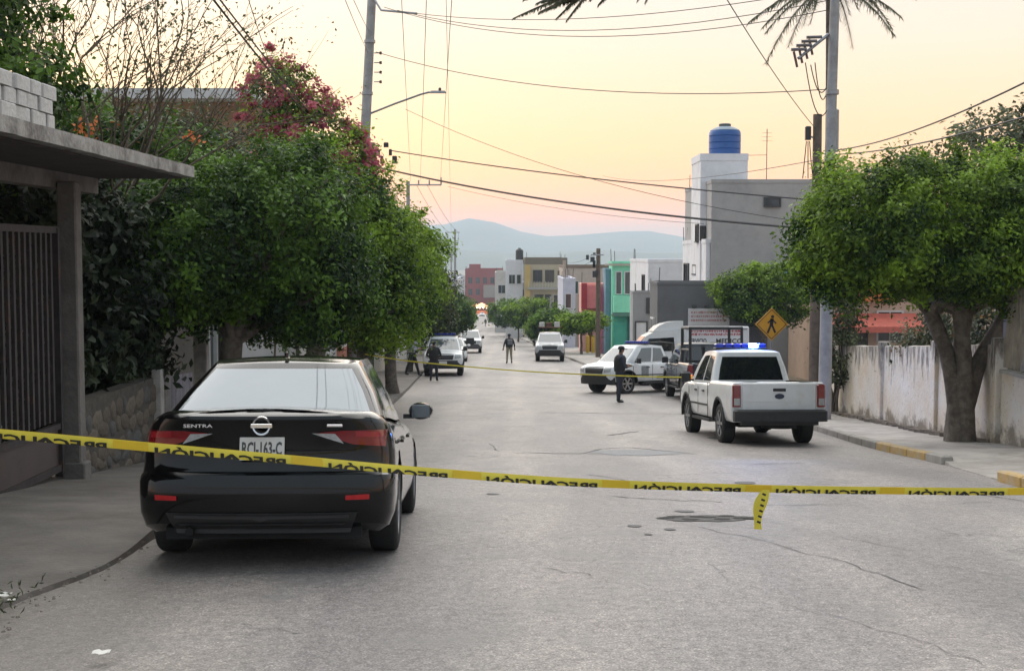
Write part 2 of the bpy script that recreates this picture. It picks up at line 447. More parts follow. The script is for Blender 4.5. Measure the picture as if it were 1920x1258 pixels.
mb = MB()
rows = []
for y in yspan(-12, 620, .4, .02):
    xl, xr = min(kerb_left(y), -2.5) - .35, (kerb_right(y) + .35 if y > 53 else 7.2)
    rows.append([(xl + (xr - xl) * i / 14, y, g(y) + .035 * (1 - (i / 7 - 1) ** 2) + .012 * noise.noise(Vector((xl + (xr - xl) * i / 14, y * .5, 0)))) for i in range(15)])
mb.grid(rows)
road = mb.build("road", ASPHALT, smooth=True); tag(road, "grey cracked asphalt street running downhill", "road", kind="structure")
mb = MB(); mb.grid([[(x, y, g(y) - .01) for x in (6.9, 12, 25, 60)] for y in yspan(32.9, 53.2, .8)])
side = mb.build("side_street", ASPHALT, smooth=True); tag(side, "asphalt side street joining from beyond the plastered wall", "road", kind="structure")

def strip(name, ys, inner, outer, height, material, label):
    """raised pavement with its kerb face: inner(y) is the kerb edge"""
    mb = MB(); rows = []
    for y in ys:
        a, o_, h = inner(y), outer(y), height(y)
        s = 1 if o_ > a else -1
        nzv = .012 * noise.noise(Vector((a * 2, y * .7, 4)))
        rows.append([(a + nzv, y, g(y) - .03), (a + .015 * s + nzv, y, g(y) + h), (a + s * .6, y, g(y) + h + .012 + .02 * noise.noise(Vector((1, y * .8, 0)))),
                     ((a + o_) / 2, y, g(y) + h + .02 + .02 * noise.noise(Vector((5, y * .8, 0)))), (o_, y, g(y) + h + .03)])
    mb.grid(rows)
    o = mb.build(name, material, smooth=True, ang=50); tag(o, label, "pavement", kind="structure"); return o
def sstep(a, b, x):
    t = min(1, max(0, (x - a) / (b - a))); return t * t * (3 - 2 * t)
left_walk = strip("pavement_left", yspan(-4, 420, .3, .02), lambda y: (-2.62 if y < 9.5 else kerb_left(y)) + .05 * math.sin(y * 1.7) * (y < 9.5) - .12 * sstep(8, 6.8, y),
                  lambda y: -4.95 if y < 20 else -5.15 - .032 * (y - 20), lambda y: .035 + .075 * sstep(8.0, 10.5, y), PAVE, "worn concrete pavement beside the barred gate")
KR = [(-4, 5.0), (8, 5.35), (13.8, 5.56), (18, 6.05), (22, 6.2), (26.3, 6.38), (31.2, 6.5), (32.6, 7.3)]
def kr_near(y):
    for (y0, x0), (y1, x1) in zip(KR, KR[1:]):
        if y <= y1: return x0 + (x1 - x0) * (y - y0) / (y1 - y0)
    return KR[-1][1]
def hr(y): return .13 - .105 * sstep(18.1, 17.4, y) * sstep(14.3, 15.0, y)
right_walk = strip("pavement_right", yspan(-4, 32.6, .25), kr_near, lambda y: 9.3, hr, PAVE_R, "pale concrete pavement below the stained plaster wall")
right_far = strip("pavement_right_beyond", yspan(53.4, 420, .5, .02), kerb_right, lambda y: kerb_right(y) + 3.0, lambda y: .13, PAVE_R, "concrete pavement in front of the colourful houses")
# kerb stones along the near right pavement, some still showing yellow paint
y = 6.0; kerbs = []
while y < 31:
    ln = .92 + .1 * random.random(); ym = y + ln / 2
    if hr(ym) > .09:
        x0, x1 = kr_near(y), kr_near(y + ln)
        o = MB().bbox((0, 0, 0), (.16, ln - .02, .17), .02).build("kerb_stone", KERB_YELLOW if 18.3 < ym < 21.6 or 12.5 < ym < 14.6 else KERB_GREY, right_walk)
        o.location = ((x0 + x1) / 2 + .05, ym, g(ym) + hr(ym) - .075); o.rotation_euler = (math.atan((g(y + ln) - g(y)) / ln), 0, -math.atan((x1 - x0) / ln))
    y += ln
# tar-filled cracks, patches and a sunken cover in the asphalt
def road_z(x, y):
    hit = ROAD_BVH.ray_cast(Vector((x, y, 10)), Vector((0, 0, -1)))
    return hit[0].z if hit[0] is not None else g(y)
ROAD_BVH = BVHTree.FromPolygons([v.co for v in road.data.vertices], [tuple(p.vertices) for p in road.data.polygons])
def crack(pts, w, name="tar_crack", seed=0, n=26):
    L, Rr = [], []
    for i in range(n):
        t = i / (n - 1) * (len(pts) - 1); k = min(int(t), len(pts) - 2); f = t - k
        x = pts[k][0] + (pts[k + 1][0] - pts[k][0]) * f + .05 * noise.noise(Vector((t * 4, seed, 0))); y = pts[k][1] + (pts[k + 1][1] - pts[k][1]) * f + .12 * noise.noise(Vector((t * 4, seed, 9)))
        k2 = min(k + 1, len(pts) - 1); d = Vector((pts[k2][0] - pts[k][0], pts[k2][1] - pts[k][1])).normalized()
        ww = w * .6 * (.25 + 1.2 * abs(noise.noise(Vector((t * 7, seed, 3))))) * (1 if 0 < i < n - 1 else .1)
        a, b = (x - d.y * ww, y + d.x * ww), (x + d.y * ww, y - d.x * ww)
        L.append((*a, road_z(*a) + .004)); Rr.append((*b, road_z(*b) + .004))
    MB().grid([L, Rr]).build(name, TARMAC_DARK, road, smooth=True)
for i, (pts, w) in enumerate([([(-.1, 20.3), (1.1, 19.9), (1.5, 21.2), (2.0, 21.5), (2.9, 19.9)], .10), ([(1.0, 20.0), (2.0, 19.4), (2.9, 19.8)], .05),
                              ([(.8, 33.2), (2.6, 32.9), (4.6, 32.6)], .12), ([(-2.6, 49), (0, 48.2), (3.5, 47.6)], .16), ([(1.9, 25.0), (2.6, 26.2)], .14),
                              ([(1.35, 9.9), (1.75, 9.0), (2.15, 8.0), (2.35, 7.2)], .014), ([(2.3, 9.2), (2.75, 8.5)], .010), ([(.95, 12.6), (1.6, 12.1), (2.0, 12.0)], .05),
                              ([(2.2, 11.5), (3.1, 11.7)], .03), ([(1.5, 6.9), (1.9, 6.2), (2.1, 5.6)], .008), ([(2.6, 8.1), (3.0, 7.6)], .010),
                              ([(.9, 15.5), (1.5, 14.0)], .03), ([(-.4, 22.5), (-.2, 20.6)], .03), ([(3.3, 17.5), (4.1, 17.9)], .05), ([(4.4, 13.5), (4.9, 12.3), (5.2, 11.2)], .03),
                              ([(-1.4, 6.4), (-1.0, 6.3)], .008), ([(.2, 7.9), (.5, 7.7)], .012)]):
    crack(pts, w, seed=i * 3.3)
def blob(cx, cy, rx, ry, z, name, material, parent, seed, n=34):
    c = [(cx, cy, road_z(cx, cy) + z)]
    ring = []
    for i in range(n):
        a = 2 * math.pi * i / n; k = 1 + .28 * noise.noise(Vector((math.cos(a) * 1.8, math.sin(a) * 1.8, seed))) + .16 * noise.noise(Vector((math.cos(a) * 7, math.sin(a) * 7, seed)))
        x, y = cx + rx * k * math.cos(a), cy + ry * k * math.sin(a); ring.append((x, y, road_z(x, y) + z))
    MB().add(c + ring, [(0, i + 1, (i + 1) % n + 1) for i in range(n)]).build(name, material, parent)
PATCH = mat("patched_asphalt", (.23, .228, .23), .75, var=.2, scale=20, bump=.5, bscale=80)
blob(1.60, 10.4, .37, .24, .005, "pothole", mat("sunken_tar", (.11, .104, .10), .95, var=.5, scale=22, bump=1.0, bscale=60), road, 2.2, 60)
for k in range(9): blob(1.28 + .085 * k, 10.42 + .14 * math.sin(k * 2.3), .07, .06, .0075, "pothole_rubble", mat("pothole_grit", (.06, .056, .052), .95, var=.5, scale=40, bump=1.0), road, k * 2.7, 14)
blob(2.0, 20.2, .75, .75, .003, "asphalt_patch", PATCH, road, 5.5)
for i, (x, y, r) in enumerate([(1.2, 9.6, .03), (.95, 9.8, .035), (1.0, 9.3, .02), (3.9, 24.2, .12), (4.4, 23.2, .10), (1.5, 11.0, .05), (-.2, 12.9, .04), (2.6, 14.2, .08)]):
    blob(x, y, r * 1.6, r * 2, .005, "asphalt_chip", TARMAC_DARK, road, i * 1.9, 12)

# mountains across the valley
def ridge(name, Y, prof, depth, seed, material, label):
    mb = MB(); rows = []
    nx, ny = 150, 26
    for j in range(ny):
        t = j / (ny - 1); row = []
        for i in range(nx):
            px = -2600 + 7200 * i / (nx - 1)
            k = 0
            while k < len(prof) - 2 and px > prof[k + 1][0]: k += 1
            f = min(1, max(0, (px - prof[k][0]) / (prof[k + 1][0] - prof[k][0]))); f = f * f * (3 - 2 * f)
            py = prof[k][1] + (prof[k + 1][1] - prof[k][1]) * f
            top = at(px, py, Y)
            y = Y - depth + 2 * depth * t
            sh = max(0, 1 - abs(2 * t - 1) ** 1.25)
            nzv = noise.fractal(Vector((top.x / 420, y / 420, seed)), .9, 2.1, 6)
            h = (top.z + 45) * sh * (1 + .18 * nzv * (1 - sh * .85)) - 45
            row.append((top.x * y / Y, y, h))
        rows.append(row)
    mb.grid(rows)
    o = mb.build(name, material, smooth=True, ang=180); tag(o, label, "mountain", kind="structure"); return o
HILL = mat("scrub_hillside", (.075, .085, .06), .95, var=.35, scale=.004, bump=0)
ridge("mountain_ridge", 5200, [(-2600, 440), (-400, 400), (200, 418), (520, 400), (700, 428), (830, 420), (885, 407), (935, 417), (985, 436), (1030, 443), (1080, 441),
      (1140, 436), (1200, 432), (1240, 436), (1300, 450), (1420, 444), (1700, 455), (2300, 430), (4600, 450)], 1500, 1.3, HILL, "hazy blue mountain ridge closing the valley")
ridge("mountain_foothill", 3300, [(-2600, 470), (0, 462), (600, 470), (800, 462), (900, 470), (1000, 478), (1120, 468), (1230, 474), (1400, 470), (2000, 476), (4600, 470)], 700, 6.1, HILL, "low foothill in front of the hazy mountain ridge")
# ------------------------------------------------------------------ trees and plants
BARK = mat("grey_bark", (.15, .125, .10), .95, var=.45, scale=9, bump=1.0, bscale=22, dirt=(.06, .05, .04), dscale=4)
BARK_L = mat("brown_bark", (.12, .095, .07), .95, var=.4, scale=10, bump=1.0, bscale=24)
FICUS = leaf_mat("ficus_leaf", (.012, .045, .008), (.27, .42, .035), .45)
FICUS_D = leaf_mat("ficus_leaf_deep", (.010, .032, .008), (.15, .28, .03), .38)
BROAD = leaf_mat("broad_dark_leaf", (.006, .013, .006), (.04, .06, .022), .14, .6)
OLIVE = leaf_mat("olive_leaf", (.035, .048, .025), (.12, .14, .06), .3)
PINK = leaf_mat("bougainvillea_bract", (.34, .05, .10), (.66, .20, .25), .45, .7)
ORANGE = leaf_mat("orange_blossom", (.45, .08, .02), (.75, .22, .06), .35, .6)
DRY = leaf_mat("dry_leaf", (.08, .05, .02), (.26, .15, .06), .3, .7)

def tree(name, base, label, lobes, clumps, per, spread, leaf, material, group=None, trunk_r=.16, fork=None, seed=0, stem_tops=None, bark=BARK, floor=None, shell=(.72, 1.02), stems=1, cat="tree", droop=.4, limbs=9, aspect=.5):
    """trunk with limbs under a clumped leafy crown; lobes are given relative to the base"""
    root = empty(name, base, label=label, cat=cat, group=group)
    rng = random.Random(seed)
    mbt = MB()
    cz = min(l[0][2] - l[1][2] * .55 for l in lobes)
    cx = sum(l[0][0] for l in lobes) / len(lobes); cy = sum(l[0][1] for l in lobes) / len(lobes)
    fk = fork if fork is not None else cz * .6
    tops = []
    for sidx in range(stems):
        a = 2 * math.pi * sidx / stems + .6
        off = 0 if stems == 1 else trunk_r * .75
        b0 = Vector((off * math.cos(a), off * math.sin(a), -.15))
        top = Vector((cx * .35 + (math.cos(a) * .38 if stems > 1 else 0), cy * .35 + (math.sin(a) * .2 if stems > 1 else 0), fk))
        if stem_tops: top = Vector(stem_tops[sidx]); b0 = Vector((off * .5 * math.cos(a), off * .5 * math.sin(a), -.15))
        k = 8; pts = [b0.lerp(top, i / (k - 1)) + Vector((noise.noise(Vector((i * .5, seed, sidx))) * .05 - (0 if not stem_tops else (top.x - b0.x) * .55 * math.sin(math.pi * i / (k - 1)) * .6), noise.noise(Vector((i * .5, seed + 4, sidx))) * .05, 0)) for i in range(k)]
        r = trunk_r * (1 if stems == 1 else .72)
        mbt.tube(pts, [r * (1.35 if i == 0 else 1.12 if i == 1 else 1 - .25 * i / k) * (1 + .12 * noise.noise(Vector((i * 1.3, seed, sidx)))) for i in range(k)], 14)
        tops.append((pts[-1], r * .72))
    tr = mbt.build("trunk", bark, root, smooth=True, ang=80)
    mbl = MB()
    for i in range(limbs):
        l = lobes[i % len(lobes)]; p, r = tops[i % len(tops)]
        d = Vector((rng.uniform(-.7, .7) * l[1][0], rng.uniform(-.7, .7) * l[1][1], rng.uniform(-.35, .6) * l[1][2]))
        e = Vector(l[0]) + d
        pts = limb(mbl, p - Vector((0, 0, .06)), e, r * rng.uniform(.5, .8), r * .12, .12, 7, 7, seed + i)
        for q in (3, 5):
            e2 = pts[q] + Vector((rng.uniform(-1, 1) * l[1][0], rng.uniform(-1, 1) * l[1][1], rng.uniform(-.2, .9) * l[1][2])) * .55
            limb(mbl, pts[q], e2, r * .22, r * .06, .1, 5, 5, seed + i * 7 + q)
    mbl.build("limb", bark, tr, smooth=True, ang=80)
    P, N, T = crown_points(lobes, clumps, per, spread, shell, floor, seed=seed)
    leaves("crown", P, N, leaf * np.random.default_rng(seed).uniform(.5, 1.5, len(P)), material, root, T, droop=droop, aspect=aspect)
    return root

# row of street ficus on the left pavement
tree("ficus_tree", (-4.1, 18.2, g(18.2)), "ficus tree with dark shaded crown beside the overhanging concrete canopy",
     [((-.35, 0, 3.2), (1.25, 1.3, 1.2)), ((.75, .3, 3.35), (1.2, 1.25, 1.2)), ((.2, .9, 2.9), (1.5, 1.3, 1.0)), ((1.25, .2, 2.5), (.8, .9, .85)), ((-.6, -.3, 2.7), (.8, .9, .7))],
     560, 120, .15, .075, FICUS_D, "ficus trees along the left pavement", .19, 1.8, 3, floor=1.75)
tree("ficus_tree", (-4.0, 25.0, g(25)), "ficus tree standing between the canopy tree and the lamp pole",
     [((.1, 0, 4.1), (1.7, 1.6, 1.6)), ((.95, .3, 3.5), (1.2, 1.4, 1.2)), ((-.6, .5, 3.6), (1.5, 1.4, 1.3)), ((1.3, -.1, 2.6), (.8, .8, .8))],
     560, 110, .17, .09, FICUS, "ficus trees along the left pavement", .2, 2.0, 5, floor=1.75)
tree("ficus_tree", (-3.95, 33.5, g(33.5)), "yellow green ficus tree holding the far caution tape",
     [((-.1, 0, 4.3), (1.9, 1.9, 1.85)), ((.7, .2, 3.5), (1.3, 1.5, 1.4)), ((-.7, 0, 3.3), (1.5, 1.5, 1.5)), ((.7, 0, 2.3), (.9, .9, .8))],
     540, 100, .19, .105, FICUS, "ficus trees along the left pavement", .22, 2.0, 8, floor=1.7)
tree("ficus_tree", (-4.0, 42.5, g(42.5)), "loose edged ficus tree in front of the grey lamp pole",
     [((-.1, 0, 4.5), (1.9, 2.0, 1.7)), ((.4, 0, 3.6), (1.15, 1.5, 1.4)), ((-1.0, 0, 3.8), (1.6, 1.6, 1.6))],
     460, 90, .21, .12, FICUS, "ficus trees along the left pavement", .22, 2.0, 12, floor=2.5, shell=(.66, 1.1))
tree("dry_tree", (-4.9, 61, g(61)), "tree with sparse yellowing leaves behind the parked white pickup",
     [((.9, 0, 3.9), (1.3, 1.4, 1.3)), ((.2, 0, 3.0), (1.6, 1.4, 1.2)), ((.6, 0, 2.2), (1.3, 1, .8))], 190, 45, .26, .17, OLIVE, None, .13, 1.8, 17, floor=1.3, shell=(.5, 1.1))
tree("round_street_tree", (-5.6, 92, g(92)), "rounded dark street tree beyond the parked white vehicles",
     [((.6, 0, 3.2), (2.0, 2.0, 1.5)), ((1.3, 0, 2.7), (1.3, 1.5, 1.1))], 200, 50, .28, .22, FICUS_D, None, .16, 1.6, 21, floor=1.5)
# right hand trees
tree("ficus_tree", (7.55, 21.4, g(21.4) + .14), "flat topped ficus with thick forked trunk growing from the pavement by the plaster wall",
     [((-1.5, -.3, 3.5), (1.45, 1.4, 1.15)), ((.1, 0, 3.75), (1.6, 1.5, 1.05)), ((1.6, 0, 3.75), (1.6, 1.5, 1.05)), ((-1.95, -.4, 3.0), (.9, 1.0, .7)), ((-.1, -.4, 3.1), (1.5, 1.2, .7)), ((1.6, -.4, 3.2), (1.5, 1.2, .7))],
     1050, 120, .145, .078, FICUS, None, .22, 1.75, 31, floor=2.40, stems=4, limbs=18, stem_tops=[(.85, .1, 2.25), (.15, .3, 2.2), (-.55, .0, 2.2), (-.15, -.2, 2.3)])
tree("ficus_tree", (10.65, 54.0, g(54.0) + .1), "small clipped ficus rising behind the yellow pedestrian sign",
     [((-.55, 0, 3.6), (1.45, 1.4, 1.1)), ((.6, 0, 3.55), (1.5, 1.4, 1.15))], 330, 80, .2, .12, FICUS, None, .17, 1.8, 37, floor=2.1)
tree("grey_green_tree", (13.4, 37, g(37)), "tall grey green tree standing behind the ficus and the plaster wall",
     [((.6, 0, 7.0), (2.0, 1.7, 1.4)), ((-1.3, 0, 6.0), (1.6, 1.5, 1.1)), ((2.4, 0, 6.6), (1.9, 1.7, 1.9)), ((-.1, 0, 5.2), (2.6, 1.8, 1.2))], 300, 48, .26, .17, OLIVE, None, .2, 3.6, 41, floor=3.5, shell=(.5, 1.15))
def shrub(name, base, label, lobes, clumps, per, spread, leaf, material, seed, extra=None, cat="shrub", group=None, aspect=.55, floor=-.05):
    root = empty(name, base, label=label, cat=cat, group=group)
    mbs = MB(); rng = random.Random(seed)
    for i in range(7):
        l = lobes[i % len(lobes)]
        limb(mbs, (l[0][0] * .4 + rng.uniform(-.2, .2), l[0][1] * .4 + rng.uniform(-.2, .2), -.1), Vector(l[0]) + Vector((rng.uniform(-.5, .5) * l[1][0], rng.uniform(-.5, .5) * l[1][1], .3 * l[1][2])), .035, .01, .1, 6, 6, seed + i)
    mbs.build("stem", BARK_L, root, smooth=True, ang=80)
    P, N, T = crown_points(lobes, clumps, per, spread, (.55, 1.05), floor, seed=seed)
    leaves("foliage", P, N, leaf * np.random.default_rng(seed).uniform(.6, 1.3, len(P)), material, root, T, droop=.6, aspect=aspect)
    if extra:
        nm, m2, nc, pr, lf = extra
        P, N, T = crown_points(lobes, nc, pr, spread * .55, (.98, 1.10), floor, seed=seed + 50)
        leaves(nm, P, N, lf, m2, root, T, aspect=.8)
    return root
shrub("wall_shrub", (9.0, 25.5, g(25.5)), "straggling shrub with dry tips leaning over the stained plaster wall",
      [((.2, -.2, 2.0), (.9, 1.3, .9)), ((-.3, 1.0, 1.6), (.6, 1.0, .5)), ((.6, -1.6, 2.0), (1.0, 1.2, .85))], 260, 45, .16, .10, OLIVE, 61, ("dry_tip", DRY, 60, 20, .08))
shrub("wall_shrub", (7.95, 30.6, g(30.6)), "leafy climber hanging over the far end of the plaster wall",
      [((-.15, 0, 1.6), (.35, .6, .7)), ((-.05, 0, 2.5), (.35, .5, .7))], 90, 40, .15, .10, OLIVE, 64)
# the dark garden behind the left wall
shrub("garden_hedge", (-5.55, 16.2, g(16.2)), "dark broad leaved hedge spilling over the low stone wall",
      [((0, -1.2, 1.9), (.75, 1.2, 1.1)), ((.1, .6, 2.2), (.75, 1.3, 1.3)), ((0, 2.2, 2.4), (.8, 1.2, 1.3)), ((-.3, -.2, 3.0), (.8, 1.8, .9))], 420, 60, .17, .15, BROAD, 71, None, "hedge", None, .5)
shrub("blossoming_shrub", (-6.1, 19.6, g(19.6)), "tall shrub with orange blossom rising above the concrete canopy",
      [((-.2, 0, 3.7), (1.5, 1.4, 1.1)), ((.6, -.8, 3.2), (1.1, 1.2, 1.0)), ((-1.6, -.6, 4.2), (1.3, 1.3, .9)), ((-1.9, -1.4, 3.4), (1.4, 1.3, 1.2)), ((-.6, .3, 4.7), (1.2, 1.2, .75)), ((.7, .4, 4.5), (.9, 1.0, .7))], 620, 55, .18, .11, FICUS_D, 75, ("blossom", ORANGE, 16, 26, .09), floor=.8)
shrub("bougainvillea", (-5.6, 31.5, g(31.5)), "tall bougainvillea covered in pink bracts behind the ficus row",
      [((-.1, 0, 7.7), (.7, .9, 1.1)), ((.65, 0, 6.95), (.9, 1, 1.0)), ((1.35, 0, 6.3), (.9, .9, .85)), ((.2, 0, 5.9), (1.2, 1.1, 1.3)), ((1.7, 0, 5.9), (.5, .7, .5))], 300, 50, .2, .11, FICUS, 81, ("pink_bracts", PINK, 220, 75, .10), "shrub", floor=2.5)
def twiggy(name, base, label, top, n, seed, leaf_n, leaf, material, spread):
    """open tree of fine bare branches with scattered leaves"""
    root = empty(name, base, label=label, cat="tree")
    rng = random.Random(seed); mbt = MB(); ends = []
    def grow(p, d, L, r, depth):
        q = p + d * L
        pts = limb(mbt, p, q, r, r * .6, .12, 5, 6 if depth < 2 else 4, rng.random() * 99)
        ends.append((q, depth))
        if depth >= 5: return
        for _ in range(3 if depth < 3 else 2):
            nd = (d + Vector((rng.uniform(-1, 1), rng.uniform(-1, 1), rng.uniform(-.35, .6))) * spread).normalized()
            grow(pts[rng.choice((3, 4))], nd, L * rng.uniform(.62, .86), r * .55, depth + 1)
    for _ in range(n):
        grow(Vector((0, 0, -.2)), (Vector(top) + Vector((rng.uniform(-.4, .4), rng.uniform(-.4, .4), 0))).normalized(), Vector(top).length * .42, .085, 0)
    mbt.build("branch", BARK_L, root, smooth=True, ang=80, recalc=False)
    rg = np.random.default_rng(seed)
    E_ = np.array([e[0][:] for e in ends if e[1] >= 3]); k = rg.integers(0, len(E_), leaf_n)
    P = E_[k] + rg.normal(size=(leaf_n, 3)) * .16
    leaves("foliage", P, rg.normal(size=(leaf_n, 3)) + np.array([0, 0, .5]), leaf * rg.uniform(.6, 1.3, leaf_n), material, root, rg.random(leaf_n), aspect=.55)
    return root
tree("garden_tree", (-7.3, 24.3, g(24.3)), "leafy garden tree hiding the ochre house behind the canopy",
     [((-.3, 0, 5.0), (1.4, 1.4, 1.2)), ((.9, .2, 5.2), (1.2, 1.3, .95)), ((-1.3, 0, 4.6), (1.3, 1.3, 1.3)), ((1.3, 0, 4.4), (1.1, 1.2, 1.1))], 420, 70, .18, .10, OLIVE, None, .15, 2.6, 96, floor=2.5, shell=(.6, 1.08))
twiggy("bare_tree", (-6.9, 17.5, g(17.5)), "open tree of thin bare branches and sparse leaves behind the block parapet", (1.1, -.3, 6.4), 2, 5, 2300, .06, OLIVE, .75)
twiggy("bare_tree", (-8.2, 22.5, g(22.5)), "thin branched tree with reddish leaves behind the orange blossom shrub", (1.4, 0, 7.2), 2, 9, 1800, .065, DRY, .8)
tree("garden_tree", (-6.4, 14.2, g(14.2)), "dense dark garden tree directly behind the white block parapet",
     [((.2, -.2, 5.4), (1.0, 1.2, 1.5)), ((-.5, 0, 4.6), (1.3, 1.3, 1.2)), ((.5, .2, 4.3), (1.0, 1.0, .8))], 300, 60, .17, .10, FICUS_D, None, .14, 2.8, 93, floor=3.3)
# small clipped trees in front of the far houses
for i, (px, Y, w, top, clear, lab) in enumerate([(1090, 92, 1.7, 2.75, 1.75, "flat clipped street tree in front of the coral pink house"), (1034, 96, 1.55, 3.0, 1.5, "boxy clipped street tree beside the silver pickup with roof rack"),
                                                 (1002, 128, 2.9, 4.4, 1.9, "broad street tree before the long beige house"), (972, 150, 2.8, 4.6, 1.8, "dark street tree at the near end of the far row"),
                                                 (1018, 110, 1.2, 2.3, 1.0, "low rounded bush tree between the clipped trees"), (955, 190, 3.2, 5.0, 1.8, "hazy street tree below the white far house"), (941, 270, 3.4, 5.2, 1.6, "small distant tree beside the far dark car")]):
    x = (px - 960) / F_PX * Y
    tree("street_tree", (x, Y, g(Y) + .1), lab, [((-.25 * w, 0, (top + clear) / 2), (.75 * w, w * .8, (top - clear) * .55)), ((.3 * w, 0, (top + clear) / 2 + .1), (.7 * w, w * .8, (top - clear) * .5))],
         150, 42, .2 + .03 * w, .17 + Y * .0006, FICUS if i % 2 == 0 else FICUS_D, "clipped trees before the far houses", .1, clear, 100 + i, floor=clear)
for i, (px, Y, w, top) in enumerate([(846, 150, 2.8, 5.5), (862, 230, 3.6, 6.0), (868, 330, 4.5, 7.0)]):
    tree("street_tree", ((px - 960) / F_PX * Y, Y, g(Y)), ["distant left kerb tree just past the round dark tree", "distant left kerb tree halfway down the hill", "faint distant left kerb tree near the lit stalls"][i],
         [((0, 0, top * .68), (w * .8, w * .8, top * .3)), ((.3, 0, top * .5), (w * .7, w * .7, top * .25))], 120, 36, .3, .3, FICUS_D, "trees down the far left kerb", .16, top * .3, 130 + i, floor=top * .25)

# feathery fronds: palm behind the concrete pole, and a branch reaching over the street
def frond(mb, pts_p, n, p0, d, L, sag, wl, rng):
    pts = [p0 + d * L * t + Vector((0, 0, -sag * t * t * L)) for t in [i / 9 for i in range(10)]]
    mb.tube(pts, [.022 * (1 - .85 * i / 9) * max(1, L / 1.6) for i in range(10)], 5)
    for i in range(1, 10):
        for k in range(n):
            t = (i + k / n) / 10
            p = p0 + d * L * t + Vector((0, 0, -sag * t * t * L))
            for sgn in (-1, 1):
                s = d.cross(Vector((0, 0, 1))).normalized() * sgn
                w = wl * (1 - .6 * t) * rng.uniform(.8, 1.15)
                tip = p + s * w * rng.uniform(.3, .8) + d * w * rng.uniform(.0, .6) + Vector((0, 0, -w * rng.uniform(.3, 1.0)))
                q = d * .0075 * max(1, L / 1.0)
                pts_p.append((p - q, p + q, tip))
FROND = leaf_mat("frond_green", (.03, .04, .02), (.10, .12, .05), .3)
pm = empty("palm_tree", (7.95, 32.5, g(32.5) + .75), label="slender palm with drooping fronds rising behind the concrete utility pole", cat="palm")
MB().tube([(0, 0, -1.0), (.02, 0, 3), (.02, 0, 7), (.0, 0, 10.1)], [.13, .085, .08, .1], 12).build("trunk", BARK, pm, smooth=True)
rg = random.Random(4)
mbr, tri = MB(), []
for i in range(24):
    a = 2 * math.pi * i / 24 + rg.uniform(-.2, .2)
    frond(mbr, tri, 9, Vector((0, 0, 10.05)), Vector((math.cos(a), math.sin(a), rg.uniform(-.05, .45))).normalized(), rg.uniform(1.5, 2.2), rg.uniform(.4, .8), .40, rg)
def tris_mesh(name, tri, material, parent):
    m = MB(); m.v = [tuple(p) for t in tri for p in t]; m.f = [(i * 3, i * 3 + 1, i * 3 + 2) for i in range(len(tri))]
    o = m.build(name, material, parent, recalc=False)
    a_ = o.data.attributes.new("tint", 'FLOAT', 'POINT'); a_.data.foreach_set("value", np.repeat(RNG.random(len(tri)), 3).astype(np.float32))
    return o
tag(mbr.build("frond_rib", BARK_L, pm, smooth=True), kind="stuff")
tris_mesh("crown", tri, FROND, pm)
ft = empty("flame_tree", (6.6, 8.6, g(8.6) + .1), label="feathery leaved tree reaching its branch over the street above the tape", cat="tree")
mbt = MB(); mbt.tube([(0, 0, -.2), (.05, .05, 1.5), (-.05, .2, 3.0), (-.2, .4, 4.4)], [.24, .19, .16, .13], 12)
tr_ = mbt.build("trunk", BARK, ft, smooth=True)
mbl = MB(); tri = []; mbf = MB()
def rel(px, py, Y): return at(px, py, Y) - Vector((6.6, 8.6, g(8.6) + .1))
main = [Vector((-.2, .4, 4.3)), rel(1750, -260, 11.5), rel(1400, -130, 12.6), rel(1200, -62, 13.2), rel(1095, -8, 13.6)]
mbl.tube(main, [.12, .07, .045, .03, .012], 8)
mbl.tube([Vector((-.2, .4, 4.3)), Vector((.4, -.8, 5.6)), Vector((1.2, -1.6, 6.6))], [.12, .08, .03], 8)
mbl.tube([Vector((-.2, .4, 4.3)), Vector((.6, 1.6, 5.4)), Vector((1.4, 2.6, 6.2))], [.11, .07, .03], 8)
for px, py, ex, ey, Y, L in [(1095, -8, 950, 58, 13.6, .95), (1110, -20, 985, 20, 13.4, .75), (1130, -30, 1060, 45, 13.4, .5), (1105, -25, 960, 5, 13.5, .85), (1150, -30, 1090, 22, 13.3, .45), (1240, -60, 1190, 6, 13.1, .5), (1300, -75, 1270, 4, 13, .5), (1330, -80, 1310, -5, 12.9, .5)]:
    p0, p1 = rel(px, py, Y), rel(ex, ey, Y - .1)
    [frond(mbf, tri, 12, p0 + Vector((rg.uniform(-.05, .1), 0, rg.uniform(0, .06))), ((p1 - p0).normalized() + Vector((rg.uniform(-.25, .25), rg.uniform(-.4, .4), rg.uniform(-.1, .25)))).normalized(), (p1 - p0).length * rg.uniform(.6, 1), .08, .085, rg) for _ in range(3)]
for i in range(40):
    c = random.choice([Vector((1.2, -1.6, 6.6)), Vector((1.4, 2.6, 6.2)), Vector((.9, -1.0, 6.1)), Vector((1.0, 2.0, 5.9))]) + Vector((rg.uniform(-.8, .8), rg.uniform(-.8, .8), rg.uniform(-.4, .5)))
    a = rg.uniform(0, 6.28); frond(mbf, tri, 4, c, Vector((math.cos(a), math.sin(a), .1)), rg.uniform(.6, 1.0), .3, .16, rg)
mbl.build("limb", BARK, tr_, smooth=True); tag(mbf.build("frond_rib", BARK_L, ft, smooth=True), kind="stuff")
tris_mesh("crown", tri, FROND, ft)
